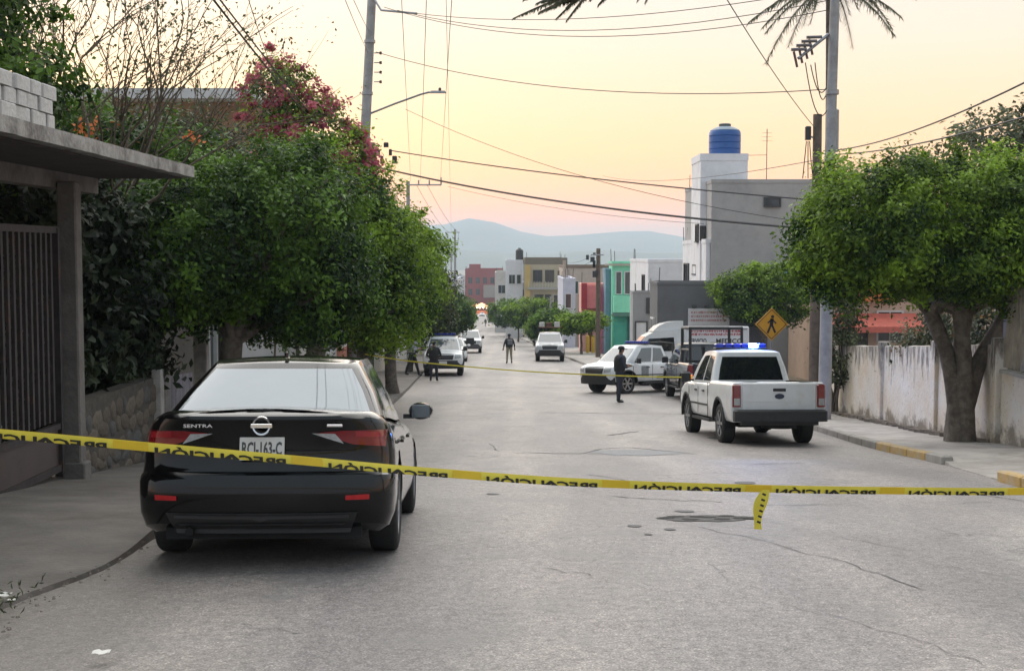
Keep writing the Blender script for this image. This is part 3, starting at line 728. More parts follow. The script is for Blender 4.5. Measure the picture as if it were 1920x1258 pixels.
# ------------------------------------------------------------------ near properties
CONC = mat("old_concrete", (.17, .155, .14), .9, var=.25, scale=3, bump=.5, bscale=25, dirt=(.10, .09, .08), dscale=1.6, dlo=.45, dhi=.68)
CONC_L = mat("pale_concrete", (.42, .40, .37), .9, var=.18, scale=4, bump=.4, bscale=25, dirt=(.18, .16, .14), dscale=2.2, dlo=.48, dhi=.72)
BLOCK = mat("whitewashed_block", (.55, .54, .52), .9, var=.15, scale=6, bump=.5, bscale=30, dirt=(.26, .25, .24), dscale=4, dlo=.5, dhi=.75)
IRON = mat("painted_iron", (.055, .047, .044), .55, .4, var=.25, scale=9, dirt=(.13, .07, .045), dscale=5, dlo=.55, dhi=.75)
IRON_PANEL = mat("painted_sheet_iron", (.10, .08, .072), .55, .3, var=.2, scale=4, dirt=(.09, .06, .045), dscale=2)
DARK = mat("dark_interior", (.03, .027, .025), .9, var=.3)
STONE = [mat("field_stone_%s" % n_, tuple(v * .7 for v in c), .95, var=.3, scale=7, bump=.7, bscale=24) for n_, c in (("brown", (.16, .13, .10)), ("grey", (.15, .145, .135)), ("tan", (.20, .165, .125)))]
MORTAR = mat("earth_mortar", (.085, .075, .062), .95, var=.3, scale=8, bump=.6)
ZINC = mat("corrugated_zinc", (.33, .33, .335), .5, .5, var=.2, scale=3, dirt=(.16, .12, .10), dscale=2)

# canopy slab over the gate
can = empty("concrete_canopy", (-5.9, 11.5, 2.48), label="weathered concrete canopy slab jutting over the barred gate", cat="canopy")
mb = MB(); n = 40; rows = []
poly = [(2.2, 0.0), (2.2, .125), (2.05, .14), (-3.0, .16), (-3.0, 0.0)]
for j in range(n + 1):
    y = -5.5 + 9.0 * j / n
    rows.append([(x + (.012 * noise.noise(Vector((y * 3, x, 1))) if x > 2 else 0), y, z + .008 * noise.noise(Vector((y * 4, z * 9, 2)))) for x, z in poly + poly[:1]])
mb.grid(rows); mb.f.append(tuple(range(5))); mb.f.append(tuple(n * 6 + k for k in range(4, -1, -1)))
mb.build("slab", mat("weathered_slab", (.34, .325, .30), .9, var=.25, scale=4, bump=.5, bscale=25, dirt=(.12, .11, .10), dscale=2.6, dlo=.46, dhi=.66), can, smooth=True, ang=40)
MB().box((-.45, -1.0, -.012), (5.05, 8.9, .014)).build("soffit", mat("soffit_brown", (.055, .045, .04), .9, var=.3, scale=3), can)  # dark sheet: shade of the slab's underside put into its colour
MB().box((1.0, -1.0, -.10), (.22, 9.0 - .2, .19)).build("beam", CONC, can)
mb = MB(); rows = []
for j in range(30):
    y = -.4 + 3.7 * j / 29; r_ = .012 * math.sin(j * 2.1)
    rows.append([(1.9 - .12, y, .15), (1.1, y, .30 - .10 * j / 29 + r_), (-.6, y, .46 - .18 * j / 29 + r_)])
mb.grid(rows); mb.build("rusty_sheet", mat("rusty_sheet", (.20, .14, .08), .8, .3, var=.35, scale=4, dirt=(.10, .06, .035), dscale=3), can)
# loose whitewashed blocks on the canopy
par = empty("block_parapet", (-3.88, 9.6, 2.62), label="parapet of whitewashed concrete blocks with open gaps on the canopy", cat="parapet")
rg = random.Random(8)
for row in range(3):
    y = -2.2 + .09 * row
    while y < 1.18:
        ln = rg.choice((.17, .22, .30, .19)); gap = rg.choice((.012, .03, .05, .13 if row == 1 else .04))
        if y + ln > 1.24: ln = max(.08, 1.24 - y)
        if row < 2 and rg.random() < .2: y += ln * .6; continue
        o = MB().bbox((0, 0, 0), (.14 + .03 * rg.random(), ln, .112), .008).build("block", BLOCK, par)
        o.location = (.01 * rg.random(), y + ln / 2, .06 + row * .119); o.rotation_euler = (0, 0, rg.uniform(-.03, .03))
        y += ln + gap
# gate
gate = empty("barred_gate", (-4.75, 10.9, -.70), label="rusty brown barred iron gate with sheet panel below, under the canopy", cat="gate")
L_ = 2.42
for k in range(34):
    y = -2.4 + k * .142
    if y > L_: break
    MB().box((0, y, 1.55), (.028, .05, 1.98)).build("bar", IRON, gate)
for z, h in ((2.54, .07), (.50, .06), (.06, .07)): MB().box((.006, 0, z), (.06, 2 * L_ + .1, h)).build("rail", IRON, gate)
MB().box((-.005, 0, .285), (.02, 2 * L_, .40)).build("sheet_panel", IRON_PANEL, gate)
for y in (-L_, -.2, L_): MB().box((.012, y, 1.28), (.07, .06, 2.56)).build("stile", IRON, gate)
MB().box((.05, -.28, 1.15), (.06, .16, .12)).build("lock", mat("worn_steel", (.3, .29, .28), .45, .8), gate)
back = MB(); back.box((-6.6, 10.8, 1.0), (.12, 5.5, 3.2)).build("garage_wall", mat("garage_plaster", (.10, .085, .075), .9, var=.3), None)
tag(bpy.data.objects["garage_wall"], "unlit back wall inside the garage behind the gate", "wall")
pil = empty("gate_pillar", (-4.68, 13.58, g(13.58)), label="tall plastered concrete pillar at the end of the barred gate", cat="pillar")
MB().bbox((0, 0, 1.57), (.20, .19, 3.44), .015).build("shaft", CONC, pil); MB().bbox((.03, 0, .12), (.23, .22, .40), .015).build("plinth", CONC, pil)
# low stone wall, post and zinc panel
sw = empty("stone_wall", (-4.78, 15.3, g(15.3)), label="low wall of rough field stones under the dark hedge", cat="wall")
mb = MB(); mb.prism([(-1.55, -.3), (1.55, -.4), (1.55, 1.07), (-1.55, 1.07)], -.17, .04, 'X'); mb.build("mortar_core", MORTAR, sw)
shapes = []
for k in range(6):
    m_ = MB(); pts = []
    n_ = 7
    for ring, (ins, d) in enumerate(((1.0, 0), (.93, .05), (.62, .085))):
        for i in range(n_):
            a = 2 * math.pi * i / n_ + .3 * noise.noise(Vector((k, i, 0))); rr = ins * (.88 + .25 * noise.noise(Vector((k * 3.1, i * 1.7, 1))))
            m_.v.append((d, math.cos(a) * rr * .5, math.sin(a) * rr * .5))
    for r_ in range(2):
        for i in range(n_): m_.f.append((r_ * n_ + i, r_ * n_ + (i + 1) % n_, (r_ + 1) * n_ + (i + 1) % n_, (r_ + 1) * n_ + i))
    m_.f.append(tuple(2 * n_ + i for i in range(n_)))
    me_ = m_.mesh("stone", True, 50); me_.materials.append(STONE[k % 3]); shapes.append(me_)
rg = random.Random(3); z = .10
while z < 1.0:
    h = rg.uniform(.13, .27); y = -1.5 + rg.uniform(-.1, .05)
    while y < 1.45:
        w = rg.uniform(.12, .42)
        o = put("stone", rg.choice(shapes), None, sw); o.location = (.02, y + w / 2, z + rg.uniform(-.05, .05) - .085 * (y) * 0); o.scale = (.42, w * 1.2, h * 1.2); o.rotation_euler = (rg.uniform(-.25, .25), 0, 0)
        y += w
    z += h * .92
po = empty("fence_post", (-4.72, 16.98, g(16.98)), label="short pale concrete post between the stone wall and the zinc panel", cat="post")
MB().bbox((0, 0, .66), (.13, .15, 1.36), .012).build("shaft", CONC_L, po)
zp = empty("zinc_panel", (-4.78, 18.1, g(18.1)), label="grey corrugated zinc sheet fence panel behind the black car", cat="fence")
mb = MB(); rows = [[(.022 * math.sin(j * 1.05), -1.0 + 2.0 * j / 60, zz - .085 * (-1.0 + 2.0 * j / 60) * .6) for zz in (-.15, .55, 1.27)] for j in range(61)]; mb.grid(rows); mb.build("sheet", ZINC, zp, smooth=True)
MB().box((-.05, 0, 1.1), (.04, 2.0, .05)).build("rail", IRON, zp)
po = empty("fence_post", (-4.72, 19.4, g(19.4)), label="tall slim concrete post at the far end of the zinc panel", cat="post")
MB().bbox((0, 0, 1.32), (.2, .2, 2.7), .015).build("shaft", CONC_L, po)

# generic flat-roofed house
GLASS_D = mat("window_glass_dark", (.035, .04, .045), .08, 0, var=.2, spec=.8)
FRAME_W = mat("window_frame_white", (.6, .6, .58), .5, var=.08)
FRAME_D = mat("window_frame_dark", (.05, .05, .05), .5, var=.1)
def plaster(name, c, d=None, **k): return mat("plaster_" + name, c, .88, var=.07, scale=2.0, bump=.25, bscale=30, dirt=d or tuple(v * .72 for v in c), dscale=.8, dlo=.5, dhi=.8, **k)
def house(name, x0, x1, y0, y1, z1, material, label, wins=(), doors=(), cat="house", parapet=.35, trim=None, tank=None, base=None, door_mat=None, group=None):
    """box house with real parapet, framed windows and doors.  wins/doors: (face, a, b, z0, z1) with face 'S' (towards the camera) or 'W' (towards the street)"""
    yb = (y0 + y1) / 2; zb = g(y0)
    root = empty(name, ((x0 + x1) / 2, yb, zb), label=label, cat=cat, group=group)
    O = Vector(root.location); zmin = g(y1) - .6
    mb = MB(); mb.box(Vector(((x0 + x1) / 2, yb, (z1 + zmin) / 2)) - O, (x1 - x0, y1 - y0, z1 - zmin)); mb.build("wall", material, root)
    t = .16
    mb = MB()
    for c, d in ((((x0 + x1) / 2, y0 + t / 2 - .03, z1 + parapet / 2), (x1 - x0 + .06, t, parapet)), (((x0 + x1) / 2, y1 - t / 2, z1 + parapet / 2), (x1 - x0 + .06, t, parapet)),
                 ((x0 + t / 2 - .03, yb, z1 + parapet / 2 - .003), (t, y1 - y0 - t * 2, parapet)), ((x1 - t / 2 + .03, yb, z1 + parapet / 2 - .003), (t, y1 - y0 - t * 2, parapet))):
        mb.box(Vector(c) - O, d)
    mb.build("parapet", trim or material, root)
    def panel(face, a, b, za, zc, nm, pm, fm, bars):
        fr = MB(); pn = MB(); w = .07
        def bx(mbx, a_, b_, z_, zz_, depth, out):
            if face == 'S': mbx.box(Vector(((a_ + b_) / 2, y0 - out, (z_ + zz_) / 2)) - O, (b_ - a_, depth, zz_ - z_))
            elif face == 'W': mbx.box(Vector((x0 - out, (a_ + b_) / 2, (z_ + zz_) / 2)) - O, (depth, b_ - a_, zz_ - z_))
            else: mbx.box(Vector((x1 + out, (a_ + b_) / 2, (z_ + zz_) / 2)) - O, (depth, b_ - a_, zz_ - z_))
        bx(pn, a, b, za, zc, .04, .005)
        bx(fr, a - w, a, za - w, zc + w, .10, .04); bx(fr, b, b + w, za - w, zc + w, .10, .04); bx(fr, a, b, zc, zc + w, .10, .04); bx(fr, a, b, za - w, za, .14, .06)
        for k in range(1, bars + 1): bx(fr, a + (b - a) * k / (bars + 1) - .02, a + (b - a) * k / (bars + 1) + .02, za, zc, .05, .035)
        o = fr.build(nm, fm, root); pn.build("pane" if nm == "window" else "leaf", pm, o)
    for w in wins: panel(w[0], w[1], w[2], w[3], w[4], "window", GLASS_D, w[5] if len(w) > 5 else FRAME_W, 1 if (w[2] - w[1]) > .7 else 0)
    for d in doors: panel(d[0], d[1], d[2], d[3], d[4], "door", d[5] if len(d) > 5 else (door_mat or FRAME_D), FRAME_D, 0)
    if base: MB().box(Vector(((x0 + x1) / 2, yb, zb + .25)) - O, (x1 - x0 + .05, y1 - y0 + .05, 1.3)).build("plinth", base, root)
    rr_ = random.Random(name + label)
    for k in range(rr_.choice((0, 3, 4, 6))):
        xx, yy = rr_.choice((x0 + .2, x1 - .2)) + rr_.uniform(-.1, .1), rr_.choice((y0 + .2, y1 - .3, yb)) + rr_.uniform(-.1, .1)
        MB().tube([Vector((xx, yy, z1 - .1)) - O, Vector((xx + rr_.uniform(-.06, .06), yy, z1 + parapet + rr_.uniform(.4, 1.0))) - O], .012 + .00012 * y0, 5).build("rebar", IRON, root)
    if tank:
        tx, ty, r_, h_, tm = tank
        water_tank(root, (tx - O.x, ty - O.y, z1 + .05 - O.z), r_, h_, tm)
    return root
def water_tank(parent, p, r, h, m):
    t = MB().lathe([(r * .96, 0), (r, .05), (r, h * .70), (r * .985, h * .72), (r, h * .74), (r * .93, h * .80), (r * .66, h * .90), (r * .42, h * .94), (r * .40, h * 1.0), (r * .34, h * 1.02)], 28, p).build("water_tank", m, parent, smooth=True, ang=40)
    return t
# left houses behind the trees
M_WHITE = plaster("white", (.62, .62, .62)); M_CREAM = plaster("cream", (.58, .52, .42)); M_MAG = plaster("magenta", (.42, .05, .12))
h = house("two_storey_house", -14.5, -7.3, 36.5, 44.0, 5.55, plaster("ochre", (.34, .22, .14)), "two storey house with pale roof slab and brick columns behind the bougainvillea", wins=[("S", -9.4, -8.0, 3.4, 5.0, FRAME_D), ("S", -12.4, -10.6, 3.4, 5.0, FRAME_D)])
MB().box((.1, -.3, 5.55 - g(36.5) + .45), (7.6, 8.6, .28)).build("roof_slab", M_WHITE, h)
house("pink_door_house", -10.5, -5.5, 22.3, 25.8, 1.6, plaster("grey_old", (.26, .24, .22)), "old grey house with magenta doorway behind the ficus trunks", wins=[('E', 22.9, 23.4, -.9, .6, FRAME_W)], doors=[('E', 24.0, 25.0, -1.85, .75, M_MAG)])
house("white_wall_house", -10.5, -5.7, 34.3, 41.5, 1.2, M_WHITE, "single storey white house behind the yellow green ficus", wins=[('E', 35.4, 36.6, -1.4, .1), ('E', 38.6, 40, -1.4, .1)], doors=[('E', 37.2, 38.1, -2.4, -.1)])
house("terracotta_house", -11.5, -6.0, 42.0, 53.0, 1.0, plaster("terracotta", (.36, .13, .08)), "terracotta walled house beside the white pickup", wins=[('E', 44, 45.4, -1.6, -.2), ('E', 49, 50.4, -1.7, -.3)], doors=[('E', 46.5, 47.6, -3.0, -.6, M_MAG)])
for i, (y0, y1, hh, c) in enumerate([(54, 66, 4.2, (.46, .42, .36)), (67, 82, 5.5, (.40, .38, .36)), (84, 100, 4.5, (.50, .36, .28)), (102, 120, 6.5, (.42, .44, .46)), (123, 145, 5.0, (.52, .48, .40)), (150, 175, 7.0, (.40, .42, .45)), (180, 215, 6.0, (.5, .44, .4)), (222, 270, 8.0, (.38, .40, .44)), (280, 340, 9.0, (.45, .43, .42)), (350, 430, 11, (.40, .42, .46))]):
    x1 = kerb_left(y0) - 2.3; z1 = g(y0) + hh
    nw = 3 if i < 5 else 4; st = (y1 - y0) / nw
    house("row_house", x1 - 7, x1, y0, y1, z1, plaster("row%d" % i, c), ["beige", "grey", "salmon", "blue grey", "sand coloured", "slate grey", "pinkish", "dull blue", "tan", "pale grey"][i] + " flat roofed house in the left row, " + ["after the terracotta house", "second beyond the terracotta house", "behind the round dark tree", "past the salmon house", "downhill of the blue grey one", "downhill of the sand coloured one", "past the slate grey one", "far down the hill", "next to the faint far trees", "last before the lit stalls"][i],
          wins=[('E', y0 + st * (k + .25), y0 + st * (k + .65), z1 - 2.0, z1 - .8) for k in range(nw)] + [('S', x1 - 3, x1 - 1.6, z1 - 2.0, z1 - .8)], doors=[('E', y0 + st * .7, y0 + st * .7 + 1, g(y0 + st * .7) - .2, g(y0 + st * .7) + 2)], group="flat roofed houses down the left side")

# right hand: stained plaster wall and slatted fence
def stained_plaster():
    m = bpy.data.materials.new("stained_plaster"); m.use_nodes = True
    n, l = m.node_tree.nodes, m.node_tree.links
    b = n["Principled BSDF"]; b.inputs["Roughness"].default_value = .92
    t = n.new("ShaderNodeTexCoord")
    def nz(sc, vec, det=8, ro=.7):
        x = n.new("ShaderNodeTexNoise"); x.inputs["Scale"].default_value = sc; x.inputs["Detail"].default_value = det; x.inputs["Roughness"].default_value = ro; l.new(vec, x.inputs["Vector"]); return x.outputs["Fac"]
    mp = n.new("ShaderNodeMapping"); mp.inputs["Scale"].default_value = (1, 1.6, .35); l.new(t.outputs["Object"], mp.inputs[0])
    sep_ = n.new("ShaderNodeSeparateXYZ"); l.new(t.outputs["Object"], sep_.inputs[0])
    hz = n.new("ShaderNodeMath"); hz.operation = 'MULTIPLY_ADD'; hz.inputs[1].default_value = .075; l.new(sep_.outputs["Y"], hz.inputs[0]); l.new(sep_.outputs["Z"], hz.inputs[2])  # height above the sloping pavement
    def mixc(f, a, c):
        x = n.new("ShaderNodeMix"); x.data_type = 'RGBA'; l.new(f, x.inputs[0])
        for k, s in ((6, a), (7, c)):
            if isinstance(s, tuple): x.inputs[k].default_value = (*s, 1)
            else: l.new(s, x.inputs[k])
        return x.outputs[2]
    def mr_(src, a, b_, lo=0, hi=1):
        x = n.new("ShaderNodeMapRange"); l.new(src, x.inputs[0]); x.inputs["From Min"].default_value = a; x.inputs["From Max"].default_value = b_; x.inputs["To Min"].default_value = lo; x.inputs["To Max"].default_value = hi; return x.outputs[0]
    def add(a, c):
        x = n.new("ShaderNodeMath"); x.operation = 'ADD'; l.new(a, x.inputs[0]); l.new(c, x.inputs[1]); return x.outputs[0]
    def mul(a, c):
        x = n.new("ShaderNodeMath"); x.operation = 'MULTIPLY'; l.new(a, x.inputs[0])
        if isinstance(c, float): x.inputs[1].default_value = c
        else: l.new(c, x.inputs[1])
        return x.outputs[0]
    c = mixc(mr_(nz(1.3, t.outputs["Object"]), .35, .65), (.74, .70, .64), (.64, .54, .42))
    drip = mr_(add(mul(nz(4.0, mp.outputs[0]), 1.0), mr_(hz.outputs[0], .3, 1.7, -.28, .12)), .52, .66)
    c = mixc(mul(drip, .92), c, (.13, .115, .10))
    spk = mr_(nz(13, t.outputs["Object"]), .57, .68)
    c = mixc(mul(spk, .6), c, (.20, .17, .145))
    damp = mr_(add(nz(2.2, t.outputs["Object"]), mr_(hz.outputs[0], 0, .8, .26, -.22)), .52, .66)
    c = mixc(mul(damp, .9), c, (.22, .18, .13))
    l.new(c, b.inputs["Base Color"])
    bp = n.new("ShaderNodeBump"); bp.inputs["Strength"].default_value = .6; bp.inputs["Distance"].default_value = .03; l.new(nz(9, t.outputs["Object"]), bp.inputs["Height"]); l.new(bp.outputs[0], b.inputs["Normal"])
    return m
STAIN = stained_plaster()
pw = empty("plaster_wall", (7.95, 26.2, g(26.2)), label="white plaster boundary wall with black damp stains and peeling base", cat="wall")
bays = [(20.9, 23.9), (23.9, 27.4), (27.4, 31.9)]
for y0, y1 in bays:
    mb = MB(); rows = []
    O = Vector(pw.location)
    k = 14
    for j in range(k + 1):
        y = y0 + (y1 - y0) * j / k; zt = g(y) + 1.78 + .035 * noise.noise(Vector((y * 2.2, 1, 1)))
        rows.append([(0, y - O.y, g(y) - .3 - O.z), (0, y - O.y, g(y) + .9 - O.z), (0.01, y - O.y, zt - O.z), (.17, y - O.y, zt - O.z + .02), (.17, y - O.y, g(y) - .3 - O.z)])
    mb.grid(rows); mb.build("wall_bay", STAIN, pw, smooth=True, ang=40)
for y in (20.9, 23.9, 27.4, 31.85):
    MB().bbox((.03, y - 26.2, (g(y) - g(26.2)) + .83), (.2, .24, 2.1), .012).build("pilaster", STAIN, pw)
mb = MB()
for k in range(60):
    y = 21 + 10.8 * k / 59; mb.box((-.12 - .1 * random.random(), y - 26.2, g(y) - g(26.2) + .13 + .02), (.12 * random.random() + .04, .16, .10 + .06 * random.random()), rz=random.random())
o = mb.build("rubble_footing", mat("rubble_earth", (.17, .14, .11), .95, var=.35, scale=8, bump=.7), pw); tag(o, kind="stuff")
sf = empty("slatted_fence", (7.95, 18.0, g(18)), label="low stained wall carrying pale vertical metal slats beside the forked ficus", cat="fence")
mb = MB(); rows = []
for j in range(17):
    y = 14.6 + 6.1 * j / 16; zt = -.34
    rows.append([(0, y - 18, g(y) - .3 - g(18)), (0, y - 18, zt - g(18)), (.18, y - 18, zt - g(18)), (.18, y - 18, g(y) - .3 - g(18))])
mb.grid(rows); mb.build("low_wall", STAIN, sf)
MB().box((.06, -.3, -.31 - g(18)), (.16, 6.1, .06)).build("coping", CONC_L, sf)
SLAT = mat("pale_slat", (.42, .38, .31), .6, .2, var=.12, scale=5, dirt=(.24, .20, .16), dscale=3)
for k in range(43):
    MB().box((.07, -3.2 + k * .142, .49 - g(18)), (.03, .115, 1.48)).build("slat", SLAT, sf)
for z in (-.2, 1.2): MB().box((.11, -.25, z - g(18)), (.04, 6.1, .06)).build("rail", IRON, sf)
for y in (14.6, 18.85):
    MB().bbox((-.02, y - 18, .55 + (g(y) - g(18))), (.36, .34, 3.3), .02).build("pillar", CONC_L, sf)
# shop behind the wall across the side street
RED = mat("red_awning", (.55, .13, .09), .6, var=.15); ORG = mat("orange_sign", (.62, .20, .05), .5, var=.1)
sh = house("corner_shop", 13.2, 20.5, 54.5, 61, .95, plaster("shop", (.55, .40, .30)), "corner shop with red awnings and orange signboard behind the plaster wall", wins=[('S', 15.6, 16.6, -2.1, -.9)], doors=[('S', 14.0, 15.1, -3.6, -1.3)], cat="shop")
O = Vector(sh.location)
MB().prism([(-.1, -.75), (-1.3, -1.25), (-1.3, -1.5), (-.1, -1.5)], 13.3 - O.x, 17.2 - O.x, 'X').xf(Matrix.Translation((0, 54.5 - O.y, -.2 - O.z))).build("awning", RED, sh)
MB().box(Vector((15.0, 54.2, .0)) - O, (2.6, .1, .9)).build("signboard", ORG, sh); MB().box(Vector((15.0, 54.14, .23)) - O, (2.2, .04, .22)).build("sign_stripe", mat("sign_yellow", (.6, .4, .08), .5), sh)
MB().box(Vector((17.7, 54.2, .1)) - O, (1.4, .1, .8)).build("signboard", RED, sh)

# buildings beyond the side street
GREYW = plaster("dark_grey", (.15, .15, .155)); CEM = plaster("cement", (.40, .39, .38)); PALE = plaster("pale_white", (.76, .76, .78))
house("dark_grey_house", 6.25, 11.0, 55, 58, .25, GREYW, "low dark grey rendered building at the corner of the side street", wins=[('W', 56, 57.0, -2.4, -1.3)], parapet=.12, cat="building")
gb = house("grey_tower_building", 9.7, 17.5, 62.5, 72, 5.0, CEM, "tall grey rendered building carrying the white stair tower", wins=[('S', 12.3, 13.0, 3.9, 4.25, FRAME_D)], parapet=.18, cat="building")
tb = house("white_facade_building", 9.48, 9.68, 62.7, 71.2, 2.1, PALE, "narrow white facade along the street side of the grey building", wins=[('W', 68.6, 70.2, .0, 1.0, FRAME_D), ('W', 65.6, 66.8, .55, .95, FRAME_D)], parapet=.2, cat="building")
st = house("stair_tower", 9.40, 11.75, 64.2, 67.4, 6.2, PALE, "white stair tower with a blue water tank on top", wins=[('W', 64.6, 65.3, 2.2, 3.0, FRAME_D), ('S', 9.45, 9.62, 2.3, 2.9, FRAME_D)], parapet=.35, cat="tower")
tank = empty("water_tank", (10.82, 65.6, 6.55), label="big blue plastic water tank on the white stair tower", cat="water tank")
BLUE = mat("blue_plastic", (.025, .10, .32), .4, var=.08, scale=3)
MB().lathe([(.80, 0), (.80, .05), (.81, .3), (.785, .32), (.81, .34), (.81, .62), (.785, .64), (.81, .66), (.81, .95), (.785, .97), (.81, .99), (.80, 1.16), (.74, 1.26)], 32).build("barrel", BLUE, tank, smooth=True, ang=30)
MB().lathe([(.76, 1.255), (.62, 1.36), (.42, 1.44), (.30, 1.47)], 32).build("shoulder", mat("grey_blue_plastic", (.16, .22, .28), .5, var=.08), tank, smooth=True)
MB().lathe([(.30, 1.46), (.31, 1.58), (.26, 1.61)], 24).build("lid", mat("dark_lid", (.10, .11, .11), .6), tank, smooth=True, ang=30)
ant = empty("antenna_mast", (12.75, 64.5, 5.0), label="thin antenna mast standing on the grey building roof", cat="antenna")
MB().tube([(0, 0, 0), (0, 0, 2.8)], .022, 6).build("mast", CONC, ant); MB().tube([(0, 0, 1.5), (-1.15, .3, 1.5)], .014, 6).build("stay", CONC, ant)
for k in range(3): MB().tube([(-.25, 0, 2.2 + k * .2), (.25, 0, 2.2 + k * .2)], .008, 5).build("crossbar", CONC, ant)
house("white_block", 8.3, 14, 78, 90, 1.05, PALE, "big blank white walled building next to the green house", parapet=.18, cat="building", wins=[('W', 80, 81.2, -1.2, .2, FRAME_D)])
house("grey_annex", 7.2, 8.45, 76.2, 77.9, -.75, plaster("annex", (.34, .34, .345)), "small grey annex with one narrow window before the white block", wins=[('S', 8.05, 8.26, -1.9, -1.1, FRAME_D)], doors=[('S', 7.4, 8.0, -4.7, -2.5, PALE)], parapet=.1, cat="annex")
# green house with projecting balcony room
GRN = plaster("mint_green", (.26, .72, .50)); GRN_D = plaster("teal_green", (.08, .42, .33))
gh = house("green_house", 7.45, 9.4, 95.2, 98.6, .85, GRN, "mint green two storey house with projecting balcony and teal ground floor", wins=[('S', 7.75, 8.1, -1.4, .2, FRAME_W), ('S', 8.4, 8.75, -1.4, .2, FRAME_W)], parapet=.15)
O = Vector(gh.location); MB().box(Vector((8.35, 94.65, -2.15)) - O, (1.7, 1.0, 1.2)).build("balcony", GRN, gh); MB().box(Vector((8.35, 94.65, -2.9)) - O, (1.8, 1.05, .25)).build("balcony_slab", plaster("mint_dark", (.10, .22, .18)), gh)
MB().box(Vector((8.2, 95.1, -4.6)) - O, (1.3, .2, 3.0)).build("ground_floor_panel", GRN_D, gh); MB().box(Vector((8.75, 95.0, -4.6)) - O, (.35, .25, 3.1)).build("side_pier", plaster("deep_teal", (.03, .14, .13)), gh)
MB().box(Vector((8.2, 95.1, .75)) - O, (2.6, .5, .14)).build("cornice", plaster("cornice_beige", (.45, .40, .33)), gh)
house("blue_grey_house", 7.05, 7.43, 96.5, 99.5, .25, plaster("blue_grey", (.20, .33, .42)), "narrow blue grey house front squeezed beside the mint green house", parapet=.2)
CORAL = plaster("coral", (.92, .27, .26)); SALM = plaster("salmon", (.80, .42, .36)); PINKP = plaster("bubblegum_pink", (.85, .25, .37))
ph = house("coral_house", 5.4, 7.3, 99, 103, -.95, SALM, "coral pink house with boxed balcony over a salmon ground floor", wins=[], doors=[('S', 5.95, 6.15, -6.2, -3.3, plaster("brown_door", (.25, .07, .05)))], parapet=.2)
O = Vector(ph.location)
MB().box(Vector((6.1, 98.75, -1.75)) - O, (1.3, .45, 1.75)).build("balcony", CORAL, ph); MB().box(Vector((5.55, 98.6, -1.75)) - O, (.42, .5, 2.1)).build("balcony_side", plaster("crimson", (.45, .05, .06)), ph); MB().box(Vector((6.1, 98.7, -2.93)) - O, (1.6, .6, .16)).build("balcony_slab", SALM, ph)
MB().box(Vector((7.0, 98.93, -2.0)) - O, (.58, .1, 2.0)).build("pink_panel", PINKP, ph); MB().box(Vector((7.0, 98.93, -4.8)) - O, (.58, .1, 2.9)).build("pink_panel", PINKP, ph)
for k, xx in enumerate((5.55, 5.95)):
    b_ = empty("yellow_bollard", (xx + .1, 95.3, g(95.3) + .14), label="yellow painted bollard before the coral house", cat="bollard", group="yellow bollards before the coral house")
    MB().lathe([(.14, -.1), (.14, 1.2), (.10, 1.3), (.03, 1.34)], 14).build("shaft", mat("yellow_paint", (.62, .38, .04), .6, var=.15), b_, smooth=True)
house("white_violet_house", 4.5, 5.6, 113, 126, -.8, plaster("violet_white", (.58, .58, .66)), "narrow whitish violet house past the coral house", wins=[('S', 4.75, 5.2, -3.2, -2.0)], doors=[('W', 117, 118, -7.3, -5)], parapet=.2)
house("beige_roofed_house", 5.2, 11, 128, 142, .1, plaster("pinkish_beige", (.50, .42, .36)), "pinkish beige house with a tiled cornice further down the hill", wins=[('S', 5.8, 6.6, -2.4, -1.2)], parapet=.25, trim=plaster("brown_trim", (.20, .15, .11)))
bh = house("beige_house", 1.7, 7.4, 172, 190, .1, plaster("beige_yellow", (.50, .44, .32)), "long beige three storey house with brown roof cornice and terrace", wins=[('S', 2.9, 4.0, -2.2, -.7, FRAME_D), ('S', 4.5, 5.6, -2.2, -.7, FRAME_D), ('S', 6.2, 7.0, -2.0, -.8, FRAME_D), ('S', 3.1, 4.2, -5.4, -4.0, FRAME_D), ('S', 5.6, 7.0, -5.5, -4.0, FRAME_W)], doors=[('S', 4.5, 5.2, -6.5, -4.0)], parapet=.9, trim=plaster("brown_cornice", (.22, .19, .15)))
O = Vector(bh.location); MB().box(Vector((2.1, 171.6, -3.5)) - O, (.7, .5, 7)).build("yellow_pier", plaster("ochre_yellow", (.58, .42, .16)), bh); MB().box(Vector((4.7, 171.4, -3.1)) - O, (5.4, .7, .3)).build("balcony_slab", plaster("slab_grey", (.4, .39, .36)), bh)
for k in range(14): MB().box(Vector((2.2 + k * .38, 171.1, -2.55)) - O, (.05, .05, .85)).build("baluster", FRAME_W, bh)
wt = empty("water_tank", (1.05, 181, 1.3), label="small black water tank on the roof of the white far house", cat="water tank")
MB().lathe([(.55, -1.0), (.55, .65), (.5, .75), (.2, .95), (.18, 1.05)], 18).build("barrel", mat("black_plastic", (.03, .03, .032), .5), wt, smooth=True)
house("far_white_house", -.9, 1.5, 178, 196, .3, PALE, "white house with its parapet next to the long beige house", wins=[('S', -.4, .4, -2.6, -1.4), ('S', .7, 1.2, -2.6, -1.4)], parapet=.4)
house("far_white_house", -3.0, 1.2, 225, 250, -2.2, plaster("far_cream", (.56, .54, .50)), "cream house with dark awning far down the right side", wins=[('S', -2.4, -1.2, -5.4, -4.0), ('S', -.6, .6, -5.4, -4.0)], parapet=.5)
